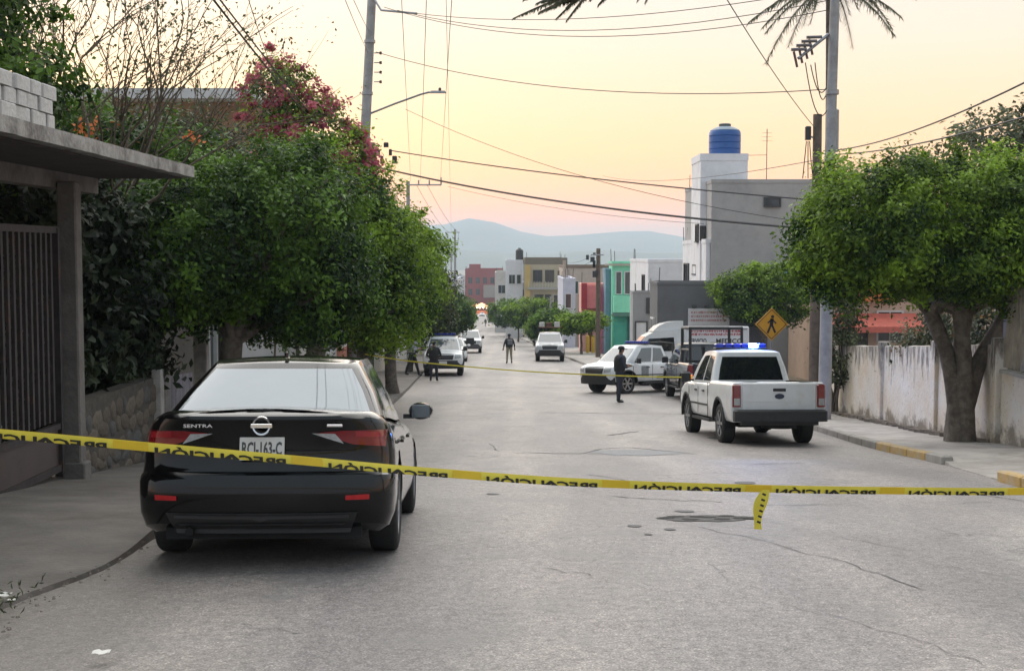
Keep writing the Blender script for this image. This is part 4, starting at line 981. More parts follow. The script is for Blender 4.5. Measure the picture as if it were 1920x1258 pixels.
for i, (y0, y1, hh, c) in enumerate([(255, 290, 9, (.40, .40, .42)), (296, 340, 8, (.5, .42, .36)), (345, 410, 10, (.42, .40, .40))]):
    x0 = kerb_right(y0) + 2.2; z1 = g(y0) + hh
    house("row_house", x0, x0 + 9, y0, y1, z1, plaster("rrow%d" % i, c), ["grey", "tan", "brownish grey"][i] + " flat roofed house in the right row, " + ["beyond the cream house", "beyond the grey one", "nearest the lit stalls"][i], wins=[('W', y0 + 5 + 7 * k, y0 + 7.5 + 7 * k, z1 - 2.4, z1 - 1) for k in range(3)] + [('S', x0 + 1 + 2.6 * k, x0 + 2.4 + 2.6 * k, z1 - 2.4, z1 - 1) for k in range(3)] + [('S', x0 + 1 + 2.6 * k, x0 + 2.4 + 2.6 * k, z1 - 5.6, z1 - 4.2) for k in range(3)], group="flat roofed houses down the right side")
# the town at the foot of the street
REDB = plaster("brick_red", (.30, .06, .055)); REDP = plaster("dusty_pink", (.42, .22, .22))
rb = house("red_building", -20.5, -4.0, 560, 590, -6.0, REDB, "broad red building closing the foot of the street", wins=[('S', -19 + 3.2 * k, -17.4 + 3.2 * k, -11.5, -9, FRAME_D) for k in range(5)] + [('S', -19 + 3.2 * k, -17.4 + 3.2 * k, -16.5, -14, FRAME_D) for k in range(5)], parapet=.8, cat="building")
O = Vector(rb.location); MB().box(Vector((-16.5, 572, -4.4)) - O, (5, 6, 2.4)).build("roof_hut", REDB, rb); MB().box(Vector((-8.5, 559.4, -15)) - O, (8, 1.0, 5.5)).build("grey_storefront", plaster("storefront", (.35, .30, .27)), rb)
rg = random.Random(21)
for i in range(34):
    Y = rg.uniform(480, 1100); X = rg.uniform(-.16, .13) * Y
    if -22 < X < -2 and Y < 620: X -= 30
    w = rg.uniform(9, 22); hh = rg.uniform(6, 13); c = rg.choice([(.5, .5, .5), (.42, .42, .44), (.55, .48, .42), (.36, .34, .34), (.5, .36, .3), (.6, .6, .6)])
    z1 = g(Y) + hh
    col_ = {(.5, .5, .5): "light grey", (.42, .42, .44): "cool grey", (.55, .48, .42): "sandy", (.36, .34, .34): "dark grey", (.5, .36, .3): "brick brown", (.6, .6, .6): "white"}[c]
    house("town_house", X, X + w, Y, Y + w * .8, z1, plaster("town_" + col_.replace(" ", "_"), c), col_ + " flat roofed block in the hazy town at the foot of the hill", wins=[('S', X + w * (.1 + .3 * k), X + w * (.28 + .3 * k), z1 - 3.2, z1 - 1.4, FRAME_D) for k in range(3)], group="flat roofed blocks of the hazy town, " + col_, cat="building")

# ------------------------------------------------------------------ poles, lamps, wires, signs
POLE = mat("pole_concrete", (.36, .35, .345), .85, var=.12, scale=4, bump=.3, bscale=30, dirt=(.22, .21, .20), dscale=1.5)
WOODP = mat("pole_wood", (.14, .105, .08), .9, var=.35, scale=6, bump=.5, bscale=20)
STEEL = mat("galvanised_steel", (.34, .34, .35), .45, .8, var=.12)
CERAM = mat("brown_ceramic", (.12, .06, .045), .3, var=.1)
WIREM = mat("black_cable", (.025, .025, .027), .6, var=.1)
p1 = at(697, 0, 43); lean = (at(684, 270, 43).x - p1.x) / (at(684, 270, 43).z - p1.z)
bx = p1.x + lean * (g(43) - p1.z)
lp = empty("lamp_pole", (bx, 43, g(43) + .1), label="leaning grey concrete utility pole with a street lamp arm among the ficus trees", cat="utility pole")
def PL(z, dx=0, dy=0): return Vector((lean * (z - g(43)) + dx, dy, z - g(43) - .1))
MB().tube([PL(g(43) - .3), PL(4), PL(10.8)], [.22, .175, .14], 14).build("shaft", POLE, lp, smooth=True)
for z in (5.3, 6.9, 8.6): MB().lathe([(.19, -.05), (.19, .05)], 16, PL(z)).build("band", STEEL, lp, smooth=True, ang=30)
arm = [at(695, 213, 43), at(740, 195, 42.8), at(790, 177, 42.7), at(806, 173, 42.7)]
MB().tube([p - Vector(lp.location) for p in arm], .035, 8).build("lamp_arm", STEEL, lp, smooth=True)
hd = empty("x"); bpy.data.objects.remove(hd)
lh = MB(); c0 = at(806, 173, 42.7) - Vector(lp.location); lh.box(c0 + Vector((.27, 0, 0)), (.56, .2, .07), taper=.8); lho = lh.build("lamp_head", STEEL, lp)
MB().lathe([(.045, 0), (.05, .08), (.03, .11)], 10, c0 + Vector((.33, 0, .03))).build("photocell", mat("dark_plastic", (.04, .04, .045), .5), lho, smooth=True)
ca = [at(690, -20, 43), at(715, 20, 42.6), at(782, 26, 42.2)]
MB().tube([p - Vector(lp.location) for p in ca], .04, 6).build("cross_arm", STEEL, lp)
for k in range(4):
    c = at(707, 100 + k * 18, 43) - Vector(lp.location)
    rk = MB().tube([c + Vector((-.1, 0, 0)), c + Vector((.14, 0, 0))], .018, 6).build("rack_pin", STEEL, lp)
    MB().lathe([(.03, -.05), (.055, -.03), (.035, 0), (.055, .03), (.03, .05)], 10, c + Vector((.12, 0, 0))).build("insulator", CERAM, rk, smooth=True)
for k in range(6):
    c = at(700 + 8 * k, 272 + 14 * (k % 3), 43) - Vector(lp.location)
    MB().bbox(c, (.1 + .06 * (k % 2), .12, .16 + .05 * (k % 3)), .02).build("junction_box", mat("dark_plastic", (.04, .04, .045), .5), lp)
rpx, rpy = 7.02, 28.6
up = empty("utility_pole", (rpx, rpy, g(rpy) + .13), label="pale concrete utility pole with fuse cutouts beside the plaster wall", cat="utility pole")
MB().tube([(0, 0, -.2), (.02, 0, 5), (.10, 0, 9.9)], [.15, .12, .10], 14).build("shaft", POLE, up, smooth=True)
U = Vector(up.location)
for z in (3.6, 5.35, 7.8): MB().lathe([(.15, -.05), (.15, .05)], 16, (.03 + .006 * z, 0, z - U.z - 2.0 + 1.8)).build("band", STEEL, up, smooth=True, ang=30)
b0, b1 = at(1553, 65, rpy) - U, at(1497, 110, rpy - .3) - U
MB().tube([b0, b1], .04, 6).build("cutout_arm", STEEL, up)
for k in range(4):
    p = b0.lerp(b1, .45 + .17 * k)
    f_ = MB().tube([p + Vector((-.2, -.05, .16)), p + Vector((.14, -.05, .17))], .035, 8).build("fuse_cutout", mat("grey_porcelain", (.16, .14, .14), .4), up, smooth=True)
    MB().tube([p + Vector((-.14, -.05, .12)), p + Vector((-.06, -.05, -.22))], .028, 8).build("fuse_tube", CERAM, f_, smooth=True)
def sagged(a, b, sag, n=18): return [a.lerp(b, i / n) - Vector((0, 0, sag * 4 * (i / n) * (1 - i / n))) for i in range(n + 1)]
for (a, b, s_) in [((1510, 118), (1550, 208), .5), ((1520, 122), (1549, 165), .3), ((1528, 118), (1548, 180), .35)]:
    MB().tube([p - U for p in sagged(at(*a, rpy - .2), at(*b, rpy - .1), s_)], .012, 5).build("jumper_cable", WIREM, up)
MB().bbox(at(1567, 245, rpy + .1) - U, (.12, .14, .95), .03).build("cable_riser", STEEL, up)
wp = empty("wooden_pole", (7.2, 30.4, g(30.4) + .13), label="short dark wooden pole with splice box next to the concrete pole", cat="utility pole")
W_ = Vector(wp.location)
MB().tube([(0, 0, -.2), (0, 0, 4.0), (at(1533, 215, 30.4) - W_)], [.13, .115, .105], 12).build("shaft", WOODP, wp, smooth=True)
MB().bbox(at(1515, 250, 30.3) - W_, (.13, .13, .32), .02).build("splice_box", mat("dark_plastic", (.04, .04, .045), .5), wp)
MB().tube([at(1515, 255, 30.3) - W_, at(1530, 260, 30.4) - W_], .02, 6).build("bracket", STEEL, wp)
for k in range(3): MB().tube([p - W_ for p in sagged(at(1512 + 3 * k, 265, 30.3), at(1505 + 10 * k, 335, 30.4), .06 * k, 8)], .012, 5).build("drop_cable", WIREM, wp)
def far_pole(px, py, Y, r, lab, arm=None, m=POLE, junk=0, base=None):
    t = at(px, py, Y); zb = g(Y)
    o = empty("utility_pole", (t.x, Y, zb), label=lab, cat="utility pole")
    MB().tube([(0, 0, -.2), (0, 0, t.z - zb)], [r * 1.25, r], 10).build("shaft", m, o, smooth=True)
    if arm:
        for (ax0, ay0, ax1, ay1) in arm: MB().tube([at(ax0, ay0, Y - .2) - Vector(o.location), at(ax1, ay1, Y - .2) - Vector(o.location)], .05, 6).build("cross_arm", STEEL, o)
    rj = random.Random(Y)
    for k in range(junk):
        c = t - Vector(o.location) + Vector((rj.uniform(-.75, -.1), -.1, rj.uniform(-2.2, -.2)))
        MB().bbox(c, (.16 + .2 * rj.random(), .15, .2 + .25 * rj.random()), .02).build("junction_box", mat("dark_plastic", (.04, .04, .045), .5), o)
    return o
far_pole(765, 340, 75, .11, "distant pole with bracket arm showing above the left ficus crowns", [(765, 347, 827, 347), (827, 333, 827, 347), (785, 338, 785, 347), (805, 338, 805, 347)])
far_pole(853, 430, 150, .12, "faint far pole with short arm against the mountain", [(838, 436, 862, 436), (846, 455, 860, 455)])
far_pole(846, 470, 210, .13, "fainter pole with short arms further down the left kerb", [(836, 478, 856, 478)])
far_pole(1122, 466, 84, .14, "brown pole loaded with junction boxes in front of the coral house", [(1108, 478, 1132, 478)], WOODP, 7)
far_pole(1058, 488, 125, .15, "plain tan pole standing behind the silver pickup", None, mat("pole_tan", (.42, .34, .27), .85))
far_pole(801, 545, 70, .10, "short white post with flared head behind the white pickup", [(790, 540, 812, 540), (794, 548, 808, 548)], mat("white_post", (.6, .58, .55), .7))
far_pole(1032, 556, 118, .07, "thin dark post before the beige house")
far_pole(990, 560, 170, .08, "thin post beside the beige house pier")
def wire(a, b, sag, r, lab="thin dark overhead cable strung between the utility poles", grp="overhead cables"):
    o = MB().tube(sagged(a, b, sag), r, 5).build("overhead_cable", WIREM, smooth=True); tag(o, lab, "cable", grp)
Tq = "thick black overhead cable crossing the street between the lamp pole and the wooden pole"
wire(at(700, 312, 43), at(1533, 430, 30.4), .25, .028, "lower, thickest black cable crossing the street between the lamp pole and the wooden pole", "thick overhead cables")
wire(at(735, 283, 43), at(1533, 376, 30.4), .12, .018, "upper, slimmer cable crossing the street between the lamp pole and the wooden pole", "thick overhead cables")
for a, b, s_, r, lab in [((705, 98, 43), (1553, 168, rpy), .55, .011, "slack cable from the lamp pole's insulator rack to the band on the concrete pole"), ((720, 14, 42.6), (1550, 20, rpy), .75, .010, "lowest sagging power line between the lamp pole cross arm and the concrete pole"),
                    ((745, 20, 42.4), (1550, 2, rpy), .65, .010, "middle sagging power line between the lamp pole cross arm and the concrete pole"), ((782, 26, 42.2), (1550, -20, rpy), .4, .010, "power line leaving the outer tip of the lamp pole cross arm"),
                    ((760, 205, 43), (1533, 420, 30.4), .5, .008, "thin telephone cable sloping from under the street lamp to the wooden pole"), ((1130, 330, 84), (1533, 300, 30.4), .4, .010, "thin cable from above the coral house to the wooden pole top"), ((840, 350, 75), (1320, 420, 60), .3, .010, "thin cable reaching the white stair tower across the street")]:
    wire(at(*a), at(*b), s_, r, lab)
Tl = "thin overhead cable running along the street towards the distant poles"
for a, b in [((800, -30, 22), (788, 340, 75)), ((848, -30, 22), (826, 335, 75)), ((752, -30, 24), (770, 340, 75)), ((836, -30, 30), (846, 436, 150)), ((640, -30, 22), (690, 100, 43)), ((655, -30, 22), (692, 60, 43))]: wire(at(*a) + (at(*a) - at(*b)) * ((a[2] + 6) / (b[2] - a[2])), at(*b), .12, .007, Tl, "cables along the street")
for a, b in [((780, 345, 75), (842, 436, 150)), ((800, 345, 75), (860, 436, 150)), ((842, 440, 150), (838, 478, 210)), ((860, 436, 150), (856, 478, 210)), ((1122, 470, 84), (1058, 490, 125)), ((1122, 480, 84), (1058, 500, 125))]: wire(at(*a), at(*b), .4, .012, "far cable sagging between two of the distant street poles", "far cables between the distant poles")
Td = "paired service cable dropping past the bougainvillea"
wire(at(385, -20, 16), at(590, 232, 33), .05, .016, Td, "service cables by the bougainvillea"); wire(at(397, -20, 16), at(592, 226, 33), .02, .013, Td, "service cables by the bougainvillea")
wire(at(460, -20, 18), at(520, 150, 33), .1, .007, "single fine cable ending at the tip of the bougainvillea", "service cables by the bougainvillea")
Tr = "overhead cable climbing from the concrete pole over the right hand trees"
wire(at(1568, 282, rpy), at(2020, 105, 14), .18, .013, "upper cable climbing from the concrete pole clear above the grey green tree", "cables over the right hand trees"); wire(at(1568, 290, rpy), at(2020, 190, 14), .12, .013, "lower cable skimming the ficus crown and the grey green tree from the concrete pole", "cables over the right hand trees")
wire(at(1345, -30, 18), at(1528, 240, 30.4), .1, .008, "single slack cable slanting down to the wooden pole")
# white notice board on the dark grey wall
nb_ = empty("notice_board", (8.45, 54.95, g(54.9)), label="white notice board with faded red lettering on the dark grey wall", cat="sign")
zc = -1.13 - g(54.9)
MB().bbox((0, -.03, zc), (1.78, .06, .74), .01).build("board", mat("board_white", (.62, .60, .60), .6, var=.08), nb_)
mb = MB(); rg = random.Random(12)
for row in range(3):
    x = -.76
    while x < .74:
        w = rg.uniform(.02, .07); mb.box((x + w / 2, -.066, zc + .2 - row * .17), (w, .006, rg.uniform(.05, .10)), ry=rg.uniform(-.3, .3)); x += w + rg.uniform(.01, .05)
o = mb.build("faded_red_print", mat("faded_red", (.45, .16, .17), .6), nb_); tag(o, kind="stuff")
for x in (-.62, -.1, .3, .5): MB().bbox((x, -.06, zc + .44), (.2, .12, .10), .02).build("floodlight", FRAME_D, nb_)
# pedestrian warning sign
sg = empty("pedestrian_sign", (6.42, 31.6, g(31.6) + .12), label="yellow diamond pedestrian warning sign with a walking figure", cat="road sign")
SGN = mat("sign_amber", (.62, .30, .015), .45, var=.06); BLK = mat("sign_black", (.012, .012, .012), .5, var=.05)
zc = at(1440, 608, 31.6).z - sg.location.z
MB().tube([(0, .05, -.1), (0, .05, zc + .3)], .03, 8).build("post", STEEL, sg)
r_ = .41
MB().prism([(-r_, zc), (-r_ + .04, zc - .04), (-.04, zc - r_ + .04), (0, zc - r_), (.04, zc - r_ + .04), (r_ - .04, zc - .04), (r_, zc), (.04, zc + r_ - .04), (0, zc + r_), (-.04, zc + r_ - .04)], 0, .012, 'Y').build("plate", SGN, sg)
def bar(mb, p, q, w):
    p, q = Vector(p), Vector(q); d = (q - p).normalized(); nrm = Vector((-d.y, d.x)) * w / 2
    mb.prism([tuple(p + nrm), tuple(q + nrm), tuple(q - nrm), tuple(p - nrm)], -.006, -.001, 'Y')
mb = MB(); mb.prism([(.02 + .04 * math.cos(a * .524), zc + .19 + .04 * math.sin(a * .524)) for a in range(12)], -.006, -.001, 'Y')
for p, q, w in [((.01, zc + .14), (-.01, zc - .02), .085), ((-.02, zc - .02), (-.10, zc - .22), .05), ((.01, zc - .02), (.09, zc - .21), .05), ((.01, zc + .12), (.11, zc + .02), .035), ((0, zc + .12), (-.10, zc + .03), .035)]: bar(mb, p, q, w)
mb.build("walking_figure", BLK, sg)
mb = MB()
for a, b in (((-.36, 0), (0, -.36)), ((0, -.36), (.36, 0)), ((.36, 0), (0, .36)), ((0, .36), (-.36, 0))): bar(mb, (a[0], a[1] + zc), (b[0], b[1] + zc), .014)
mb.build("border_line", BLK, sg)
# ------------------------------------------------------------------ vehicles
def paint(name, c, rough=.28, var=.03, coat=.6, metal=0.0): return mat("paint_" + name, c, rough, metal, var=var, scale=1.5, coat=coat)
P_BLACK = mat("paint_black", (.003, .003, .0033), .10, var=.03, spec=.32, coat=.25)
P_WHITE = mat("paint_white", (.72, .73, .73), .33, var=.03, scale=1.5, coat=.5, dirt=(.55, .52, .47), dscale=2.2, dlo=.50, dhi=.85)
P_SILVER = paint("silver", (.46, .47, .48), .35, metal=.3)
P_NAVY = paint("navy", (.012, .016, .026), .3)
P_GREY = paint("dark_grey", (.06, .062, .066), .3)
RUBBER = mat("tyre_rubber", (.018, .018, .018), .8, var=.3, scale=20, bump=.3)
ALLOY = mat("alloy_rim", (.34, .34, .345), .35, .85, var=.08)
PLASTIC = mat("black_trim", (.022, .022, .023), .55, var=.2, scale=12)
UNDER = mat("underbody", (.008, .008, .008), .9, var=.3)
TINT = mat("tinted_glass", (.010, .012, .014), .03, var=.1, spec=.9, coat=.3)
SKYGLASS = mat("filmed_rear_glass", (.20, .225, .245), .03, .40, var=.04, scale=3)
GLASSC = mat("clear_windscreen", (.07, .085, .09), .05, var=.1, spec=1.0, coat=.6)
REDL = mat("red_lens", (.13, .003, .005), .12, var=.2, scale=30, coat=.8, emit=(.5, .0, .01), estr=.02)
REDR = mat("red_reflector", (.42, .012, .015), .25, var=.15, scale=40)
CLEARL = mat("clear_lens", (.36, .37, .37), .1, var=.25, scale=40, coat=.8)
AMBER = mat("amber_lens", (.65, .16, .01), .2, var=.15, scale=30, emit=(1, .25, .02), estr=.35)
CHROME = mat("chrome", (.62, .62, .63), .15, 1.0, var=.05)
PLATE = mat("plate_white", (.62, .60, .56), .5, var=.06)
PRINT = mat("printed_black", (.02, .02, .022), .6, var=.05)
NR_, NF_ = 14, 12
def outline(yr, yf, hw, cr, cf, n, ns):
    pts = []
    for i in range(NR_ + 1):
        a = math.pi / 2 * i / NR_
        pts.append((hw * max(0, math.sin(a)) ** (2 / n), yr + cr * (1 - max(0, math.cos(a)) ** (2 / n))))
    for i in range(1, ns):
        pts.append((hw, yr + cr + (yf - cf - yr - cr) * i / ns))
    for i in range(NF_ + 1):
        a = math.pi / 2 * (1 - i / NF_)
        pts.append((hw * max(0, math.sin(a)) ** (2 / n), yf - cf * (1 - max(0, math.cos(a)) ** (2 / n))))
    return pts
def ring_full(half):   # mirror a half outline that runs rear centre -> front centre
    return half + [(-x, y) for x, y in reversed(half[1:-1])]
def shell(levels, yr, yf, zb, sh, crown, arches, ns=90, n=3.2, drop=None, top_q=(.05, .16, .45, .8, 1.0)):
    """body shell lofted through plan outlines; levels = (t, half width, rear inset, front inset, rear corner, front corner)"""
    mb = MB(); rings = []
    for t, hw, dr, df, cr, cf in levels:
        pts = ring_full(outline(yr + dr, yf - df, hw, cr, cf, n, ns))
        rings.append([(x, y, zb(y) + (sh(y) - zb(y)) * t) for x, y in pts])
    last = rings[-1]; ym = (yr + yf) / 2
    for q in top_q:
        rings.append([(x * (1 - q), y + (ym - y) * (.03 * min(1, q * 3) if abs(x) < .5 else 0), z + crown * (1 - (1 - q) ** 2)) for x, y, z in last])
    m = len(last)
    for r in rings: mb.v += r
    for i in range(len(rings) - 1):
        for k in range(m):
            a, b = i * m + k, i * m + (k + 1) % m
            f = (a, b, b + m, a + m)
            c = [sum(mb.v[j][d] for j in f) / 4 for d in range(3)]
            if any((c[1] - ay) ** 2 + (c[2] - az) ** 2 < ar * ar and abs(c[0]) > .45 and i < len(levels) - 1 for ay, az, ar in arches): continue
            if drop and i >= len(levels) + 1 and drop(c): continue
            mb.f.append(f)
    used = {j for f in mb.f for j in f}
    for j in used:
        x, y, z = mb.v[j]
        for ay, az, ar in arches:
            d = math.hypot(y - ay, z - az)
            if d < ar and abs(x) > .4 and d > 1e-6: mb.v[j] = (x, ay + (y - ay) * ar / d, az + (z - az) * ar / d)
    keep = sorted(used); ix = {o: i for i, o in enumerate(keep)}
    mb.v = [mb.v[o] for o in keep]; mb.f = [tuple(ix[j] for j in f) for f in mb.f]
    return mb
def cabin(base, roof, sh, zroof, wins, rear_w=.86, front_w=.9, ns=60, n=5, rows=(0, .10, .5, .88, 1.0), crown=.03, side_rows=(1, 3)):
    """greenhouse between belt line and roof; returns meshes for metal and each window.  wins: list of (y0, y1) side windows measured along the belt"""
    hb = outline(base[0], base[1], base[2], base[3], base[4], n, ns); ht = outline(roof[0], roof[1], roof[2], roof[3], roof[4], n, ns)
    fb, ft = ring_full(hb), ring_full(ht); m = len(fb)
    metal = MB(); groups = {}
    V = []
    for v in rows:
        r = []
        for (xb, yb), (xt, yt) in zip(fb, ft):
            bul = 1 + .025 * math.sin(math.pi * v)
            r.append(((xb + (xt - xb) * v) * bul, yb + (yt - yb) * v, sh(yb) + (zroof(yt) - sh(yb)) * v))
        V.append(r)
    for q in (.06, .2, .5, 1.0):
        r = []
        for (xt, yt) in ft: r.append((xt * (1 - q), yt + ((roof[0] + roof[1]) / 2 - yt) * q * .12, zroof(yt) + crown * (1 - (1 - q) ** 2)))
        V.append(r)
    metal.v = [p for r in V for p in r]
    NH = len(hb)
    for i in range(len(V) - 1):
        for k in range(m):
            k2 = (k + 1) % m; f = (i * m + k, i * m + k2, (i + 1) * m + k2, (i + 1) * m + k)
            g_ = None
            if side_rows[0] <= i < side_rows[1]:
                kk = k if k < NH - 1 else m - 1 - k
                x, y = (abs(fb[k][0]) + abs(fb[k2][0])) / 2, (fb[k][1] + fb[k2][1]) / 2
                if kk < NR_: g_ = "rear_window" if x < rear_w * base[2] else None
                elif kk >= NH - 1 - NF_: g_ = "windscreen" if x < front_w * base[2] else None
                else:
                    for wi, (a, b) in enumerate(wins):
                        if a <= y <= b: g_ = "side_window_%d_%d" % (wi, 0 if fb[k][0] > 0 else 1)
            if g_: groups.setdefault(g_, []).append(f)
            else: metal.f.append(f)
    out = {}
    for nm, fs in groups.items():
        o = MB(); used = sorted({j for f in fs for j in f}); ix = {a: b for b, a in enumerate(used)}
        o.v = [metal.v[j] for j in used]; o.f = [tuple(ix[j] for j in f) for f in fs]; out[nm] = o
    return metal, out
def wheel_meshes(r, w, spokes=5):
    t = MB(); p = [(r * .66, -w / 2 + .005), (r * .80, -w / 2 - .004), (r * .95, -w / 2 + .008), (r, -w / 2 + .03), (r, w / 2 - .03), (r * .95, w / 2 - .008), (r * .80, w / 2 + .004), (r * .66, w / 2 - .005)]
    t.lathe(p, 36, axis='X', close=True)
    rm = MB()
    for sd in (1,):
        for k in range(spokes):
            a = 2 * math.pi * k / spokes
            rm.box((w / 2 - .028, math.cos(a) * r * .35, math.sin(a) * r * .35), (.035, r * .56, r * .15), rx=a)
    rm.lathe([(r * .16, w / 2 - .05), (r * .15, w / 2 - .008), (r * .08, w / 2 - .004)], 16, axis='X')
    rm.lathe([(r * .675, w / 2 - .030), (r * .665, w / 2 - .006), (r * .61, w / 2 - .010), (r * .60, w / 2 - .04)], 36, axis='X', close=True)
    return t.mesh("wheel", True, 40), rm.mesh("rim", True, 30)
def wheels(root, wb, track, r, w, rim_mat=ALLOY, spokes=5):
    tm, rm = wheel_meshes(r, w, spokes); tm.materials.append(RUBBER); rm.materials.append(rim_mat)
    dm = MB().lathe([(r * .655, -w / 2 + .012), (r * .655, w / 2 - .055), (.01, w / 2 - .06)], 30, axis='X').mesh('brake_disc', True, 30); dm.materials.append(UNDER)
    for y in (0, wb):
        for s in (-1, 1):
            o = put("wheel", tm, None, root, (s * (track / 2 - w / 2), y, r), (0, 0, 0 if s > 0 else math.pi)); put("rim", rm, None, o); put("brake_disc", dm, None, o)
def bvh_of(mb): return BVHTree.FromPolygons([Vector(v) for v in mb.v], mb.f)
def patch(bvh, top, bot, frm, lift=.006, n=12, m=4):
    """surface-hugging panel between two polylines given in (x, z); frm -1 looks from behind, +1 from the front"""
    def samp(pl, t):
        s = t * (len(pl) - 1); k = min(int(s), len(pl) - 2); f = s - k
        return pl[k][0] + (pl[k + 1][0] - pl[k][0]) * f, pl[k][1] + (pl[k + 1][1] - pl[k][1]) * f
    rows = []
    for j in range(m + 1):
        row = []
        for i in range(n + 1):
            a, b = samp(top, i / n), samp(bot, i / n); x, z = a[0] + (b[0] - a[0]) * j / m, a[1] + (b[1] - a[1]) * j / m
            hit = bvh.ray_cast(Vector((x, frm * 9, z)), Vector((0, -frm, 0)))
            y = hit[0].y if hit[0] is not None else (rows[-1][i][1] if rows else (row[-1][1] if row else 0))
            row.append((x, y + frm * lift, z))
        rows.append(row)
    mb = MB(); mb.grid(rows)
    k = len(mb.v); mb.v += [(x, y - frm * (lift + .02), z) for x, y, z in list(mb.v)]
    w = n + 1; loop = [i for i in range(w)] + [w * j + n for j in range(1, m + 1)] + [w * m + i for i in range(n - 1, -1, -1)] + [w * j for j in range(m - 1, 0, -1)]
    for i in range(len(loop)): a, b = loop[i], loop[(i + 1) % len(loop)]; mb.f.append((a, b, b + k, a + k))
    return mb
def mirror(poly): return [(-x, z) for x, z in poly]
def hat(y, pts):
    for (y0, z0), (y1, z1) in zip(pts, pts[1:]):
        if y <= y1:
            t = min(1, max(0, (y - y0) / (y1 - y0))); t = t * t * (3 - 2 * t); return z0 + (z1 - z0) * t
    return pts[-1][1]
def place(root, x, y, heading, extra_z=0.0):
    """stand a vehicle on the sloping street: origin is the rear axle, local +Y is forwards; heading is the angle from +Y towards -X"""
    d = Vector((-math.sin(heading), math.cos(heading), 0)); r = Vector((math.cos(heading), math.sin(heading), 0))
    slope_f = (g(y + d.y * 2.8) - g(y)) / 2.8; slope_r = (g(y + r.y * .8) - g(y - r.y * .8)) / 1.6
    f3 = Vector((d.x, d.y, slope_f)).normalized(); r3 = Vector((r.x, r.y, slope_r)).normalized(); u3 = r3.cross(f3).normalized(); r3 = f3.cross(u3)
    Mx = Matrix((r3, f3, u3)).transposed().to_4x4(); Mx.translation = Vector((x, y, g(y) + .02 + extra_z))
    root.matrix_world = Mx
def sedan(label, body_m, cat="car", detailed=True, glass=TINT):
    root = empty("parked_sedan", label=label, cat=cat)
    WB = 2.71; yr, yf = -.98, WB + .93
    zb = lambda y: .20 + .06 * sstep(-.5, -.95, y) + .05 * sstep(WB + .5, WB + .9, y)
    sh = lambda y: hat(y, [(-.98, 1.03), (-.55, 1.045), (-.1, .99), (1.6, .93), (2.3, .90), (2.8, .83), (WB + .6, .74), (yf, .66)])
    lv = [(0.0, .80, .16, .10, .30, .42), (.05, .86, .06, .05, .36, .46), (.16, .895, .01, .01, .42, .5), (.30, .905, 0, 0, .44, .55), (.42, .907, .005, .01, .44, .55), (.47, .905, .03, .02, .44, .55),
          (.50, .903, .075, .03, .46, .55), (.56, .902, .10, .04, .46, .55), (.68, .898, .105, .06, .46, .55), (.80, .880, .095, .09, .46, .55), (.90, .845, .065, .12, .46, .5), (.955, .80, .045, .15, .46, .5), (.985, .76, .05, .18, .46, .5), (1.0, .73, .075, .22, .44, .5)]
    ar = [(0, .33, .375), (WB, .33, .375)]
    body = shell(lv, yr, yf, zb, sh, .035, ar, ns=96, n=3.0)
    bv = bvh_of(body)
    body.build("body", body_m, root, smooth=True, ang=30)
    zr = lambda y: hat(y, [(.15, 1.385), (.55, 1.425), (1.2, 1.445), (1.9, 1.42)])
    met, wn_ = cabin((-.46, 2.28, .80, .30, .55), (.16, 1.55, .56, .22, .30), lambda y: sh(y) - .01, zr, [(-.16, .22), (.30, 1.02), (1.10, 1.74)], rear_w=.90, n=4.2, rows=(0, .06, .45, .90, 1.0), crown=.025)
    met.build("cabin_frame", body_m, root, smooth=True, ang=30)
    for nm, mbx in wn_.items(): mbx.build("side_window" if nm.startswith("side") else nm, (SKYGLASS if nm == 'rear_window' and detailed else glass) if not nm.startswith("windscreen") else GLASSC, root, smooth=True)
    MB().box((0, WB / 2, .30), (1.36, 4.3, .24)).build("underbody", UNDER, root)
    for y in (0, WB): MB().box((0, y, .42), (1.30, .78, .5)).build("wheel_well", UNDER, root)
    wheels(root, WB, 1.80, .325, .215)
    for s in (-1, 1):
        mm = MB(); mm.lathe([(.02, -.085), (.075, -.08), (.082, -.02), (.07, .04), (.03, .08)], 22, (0, 0, 0), axis="Y"); mm.v = [(s * 1.0 + x * 1.35, 1.72 + y, .99 + z * .95) for x, y, z in mm.v]; mr_ = mm.build("door_mirror", body_m, root, smooth=True, ang=60)
        MB().box((s * .89, 1.74, .945), (.10, .07, .04)).build("mirror_stalk", PLASTIC, mr_)
        MB().bbox((s * 1.0, 1.632, .99), (.165, .012, .11), .004).build("mirror_glass", mat("mirror_glass", (.10, .12, .13), .05, .9, var=.2), mr_)
        for y0 in (.18, 1.06): MB().bbox((s * .905, y0 + .2, .80), (.03, .2, .03), .01).build("door_handle", body_m, root)
    for s in (1, -1):
        mf = (lambda p: p) if s > 0 else mirror
        patch(bv, mf([(.38, .905), (.55, .918), (.85, .92)]), mf([(.48, .87), (.62, .825), (.84, .805)]), -1, .012, 16, 5).build("tail_light", REDL, root, smooth=True)
        patch(bv, mf([(.34, .902), (.50, .898)]), mf([(.45, .865), (.56, .83)]), -1, .015, 8, 3).build("reverse_light", CLEARL, root, smooth=True)
        patch(bv, mf([(.64, .915), (.81, .905)]), mf([(.64, .875), (.81, .87)]), -1, .018, 10, 3).build("tail_light_strip", mat("red_lens_bright", (.30, .012, .018), .1, var=.2, coat=.8), root, smooth=True)
        patch(bv, mf([(.58, .485), (.74, .49)]), mf([(.58, .455), (.74, .455)]), -1, .010, 8, 2).build("reflector", REDR, root, smooth=True)
        patch(bv, mf([(.52, .66), (.80, .70)]), mf([(.58, .60), (.80, .60)]), 1, .008, 10, 4).build("headlight", CLEARL, root, smooth=True)
